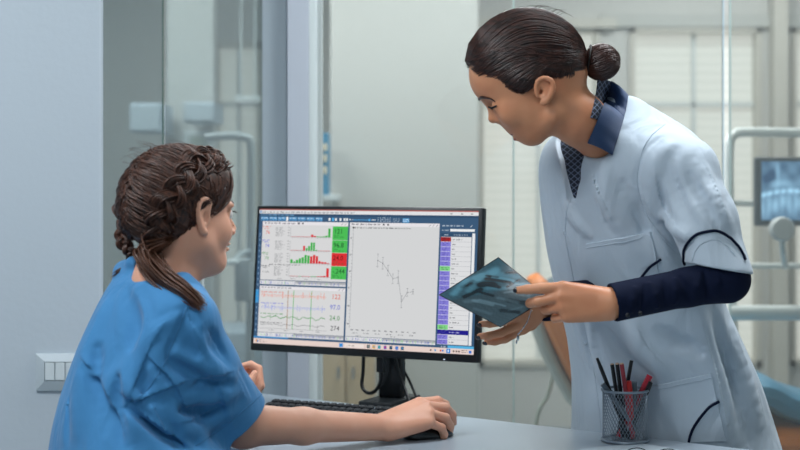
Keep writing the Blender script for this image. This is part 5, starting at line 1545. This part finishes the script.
pb = [W(533, 276, Yc), W(544, 299, Yc), W(553, 324, Yc), W(566, 352, Yc), W(586, 392, Yc)]
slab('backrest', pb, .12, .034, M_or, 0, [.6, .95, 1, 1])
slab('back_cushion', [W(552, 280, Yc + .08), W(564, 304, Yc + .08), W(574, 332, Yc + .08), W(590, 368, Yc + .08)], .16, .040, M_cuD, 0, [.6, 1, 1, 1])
slab('back_shell', [W(530, 304, Yc + .06), W(538, 328, Yc + .06), W(550, 358, Yc + .06), W(572, 398, Yc + .06)], .14, .022, M_sh, 0, [.4, .9, 1, 1])
slab('seat_base', [W(592, 420, Yc), W(660, 432, Yc), W(740, 432, Yc), W(800, 432, Yc), W(880, 444, Yc)], .27, .050, M_or, 0, [.9, 1, 1, .6])
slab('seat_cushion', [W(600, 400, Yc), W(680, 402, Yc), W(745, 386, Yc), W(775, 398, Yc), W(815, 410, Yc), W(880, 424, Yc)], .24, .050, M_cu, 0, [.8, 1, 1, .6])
MB().box((X(690, Yc), Yc, .22), (.32, .34, .44), bevel=.05, seg=3).build('pedestal', M_sh, dc, True)
hs = MB().tube(spline([W(545, 300, 5.3), W(552, 330, 5.3), W(554, 365, 5.3), W(548, 395, 5.3), W(536, 425, 5.3), (W(536, 425, 5.3)[0] - .03, 5.3, .012)], 8), .007, 8).build('hose', mat('hose pale', '#b3bcae', .5), None, True)
tag(hs, 'pale curved hose hanging behind the glass left of the dental chair', 'hose')
# second unit, far left behind the glass
u2 = empty('dental_unit', (X(250, 5.8), 5.8, 0), 'pale tube arm and lamp of a second dental unit behind the left glass', 'dental unit')
arm('frame_tube', [W(205, 138, 5.8), W(228, 136, 5.8), W(246, 138, 5.8), W(251, 146, 5.8), W(251, 190, 5.8), W(250, 300, 5.8), (W(250, 300, 5.8)[0], 5.8, .02)], .016, M_unitd, u2)
arm('lamp_arm', [W(250, 250, 5.8), W(240, 255, 5.75), W(234, 262, 5.7)], .012, M_unitd, u2)
MB().ball(W(232, 262, 5.68), (.032, .022, .012), 16).build('lamp_head', mat('lamp head white', '#f0f4f2', .3), u2, True)
MB().box(W(243, 280, 5.7), (.06, .05, .16), bevel=.012).build('control_box', M_unitd, u2, True)
MB().lathe([(0, 0), (.2, 0), (.2, .03), (0, .05)], 20, Matrix.Translation((W(250, 300, 5.8)[0], 5.8, 0))).build('foot', M_unitd, u2, True)
zz_ = W(0, 96, 6.87)[2]
sl = empty('strip_lamp', W(247, 101, 6.9), 'slim bright hanging strip lamp seen through the left glass', 'lamp')
MB().box(W(248, 101, 6.86), (X(259, 6.86) - X(237, 6.86), .03, .016), bevel=.004).build('lamp_tube', emis('lamp tube', '#e8f0f2', .9), sl)
MB().box(W(248, 98.5, 6.885), (X(261, 6.86) - X(235, 6.86), .03, .02), bevel=.004).build('lamp_fitting', M_white, sl)
rd_ = MB()
for px in (241, 255): rd_.tube([(X(px, 6.87), 6.87, zz_), (X(px, 6.87), 6.87, ZC)], .004, 6)
rd_.build('hanger', M_white, sl)
# ---------------------------------------------------------------- camera, world
cd = bpy.data.cameras.new('camera'); cam = bpy.data.objects.new('camera', cd); COL.objects.link(cam)
cam.location = (0, 0, CAMZ); cam.rotation_euler = (math.pi / 2, 0, 0)
cd.sensor_width = 36; cd.lens = F / 800 * 36; cd.shift_y = -(225 - HZ) / 800
cd.clip_start = .05
cd.dof.use_dof = True; cd.dof.focus_distance = 3.2; cd.dof.aperture_fstop = 3.2
scene.camera = cam
w = bpy.data.worlds.new('world'); scene.world = w; w.use_nodes = True
w.node_tree.nodes['Background'].inputs[0].default_value = (.75, .87, 1, 1)
w.node_tree.nodes['Background'].inputs[1].default_value = .3
vs = scene.view_settings; vs.view_transform = 'Standard'; vs.look = 'None'; vs.gamma = 1; vs.use_curve_mapping = False; vs.exposure = .16
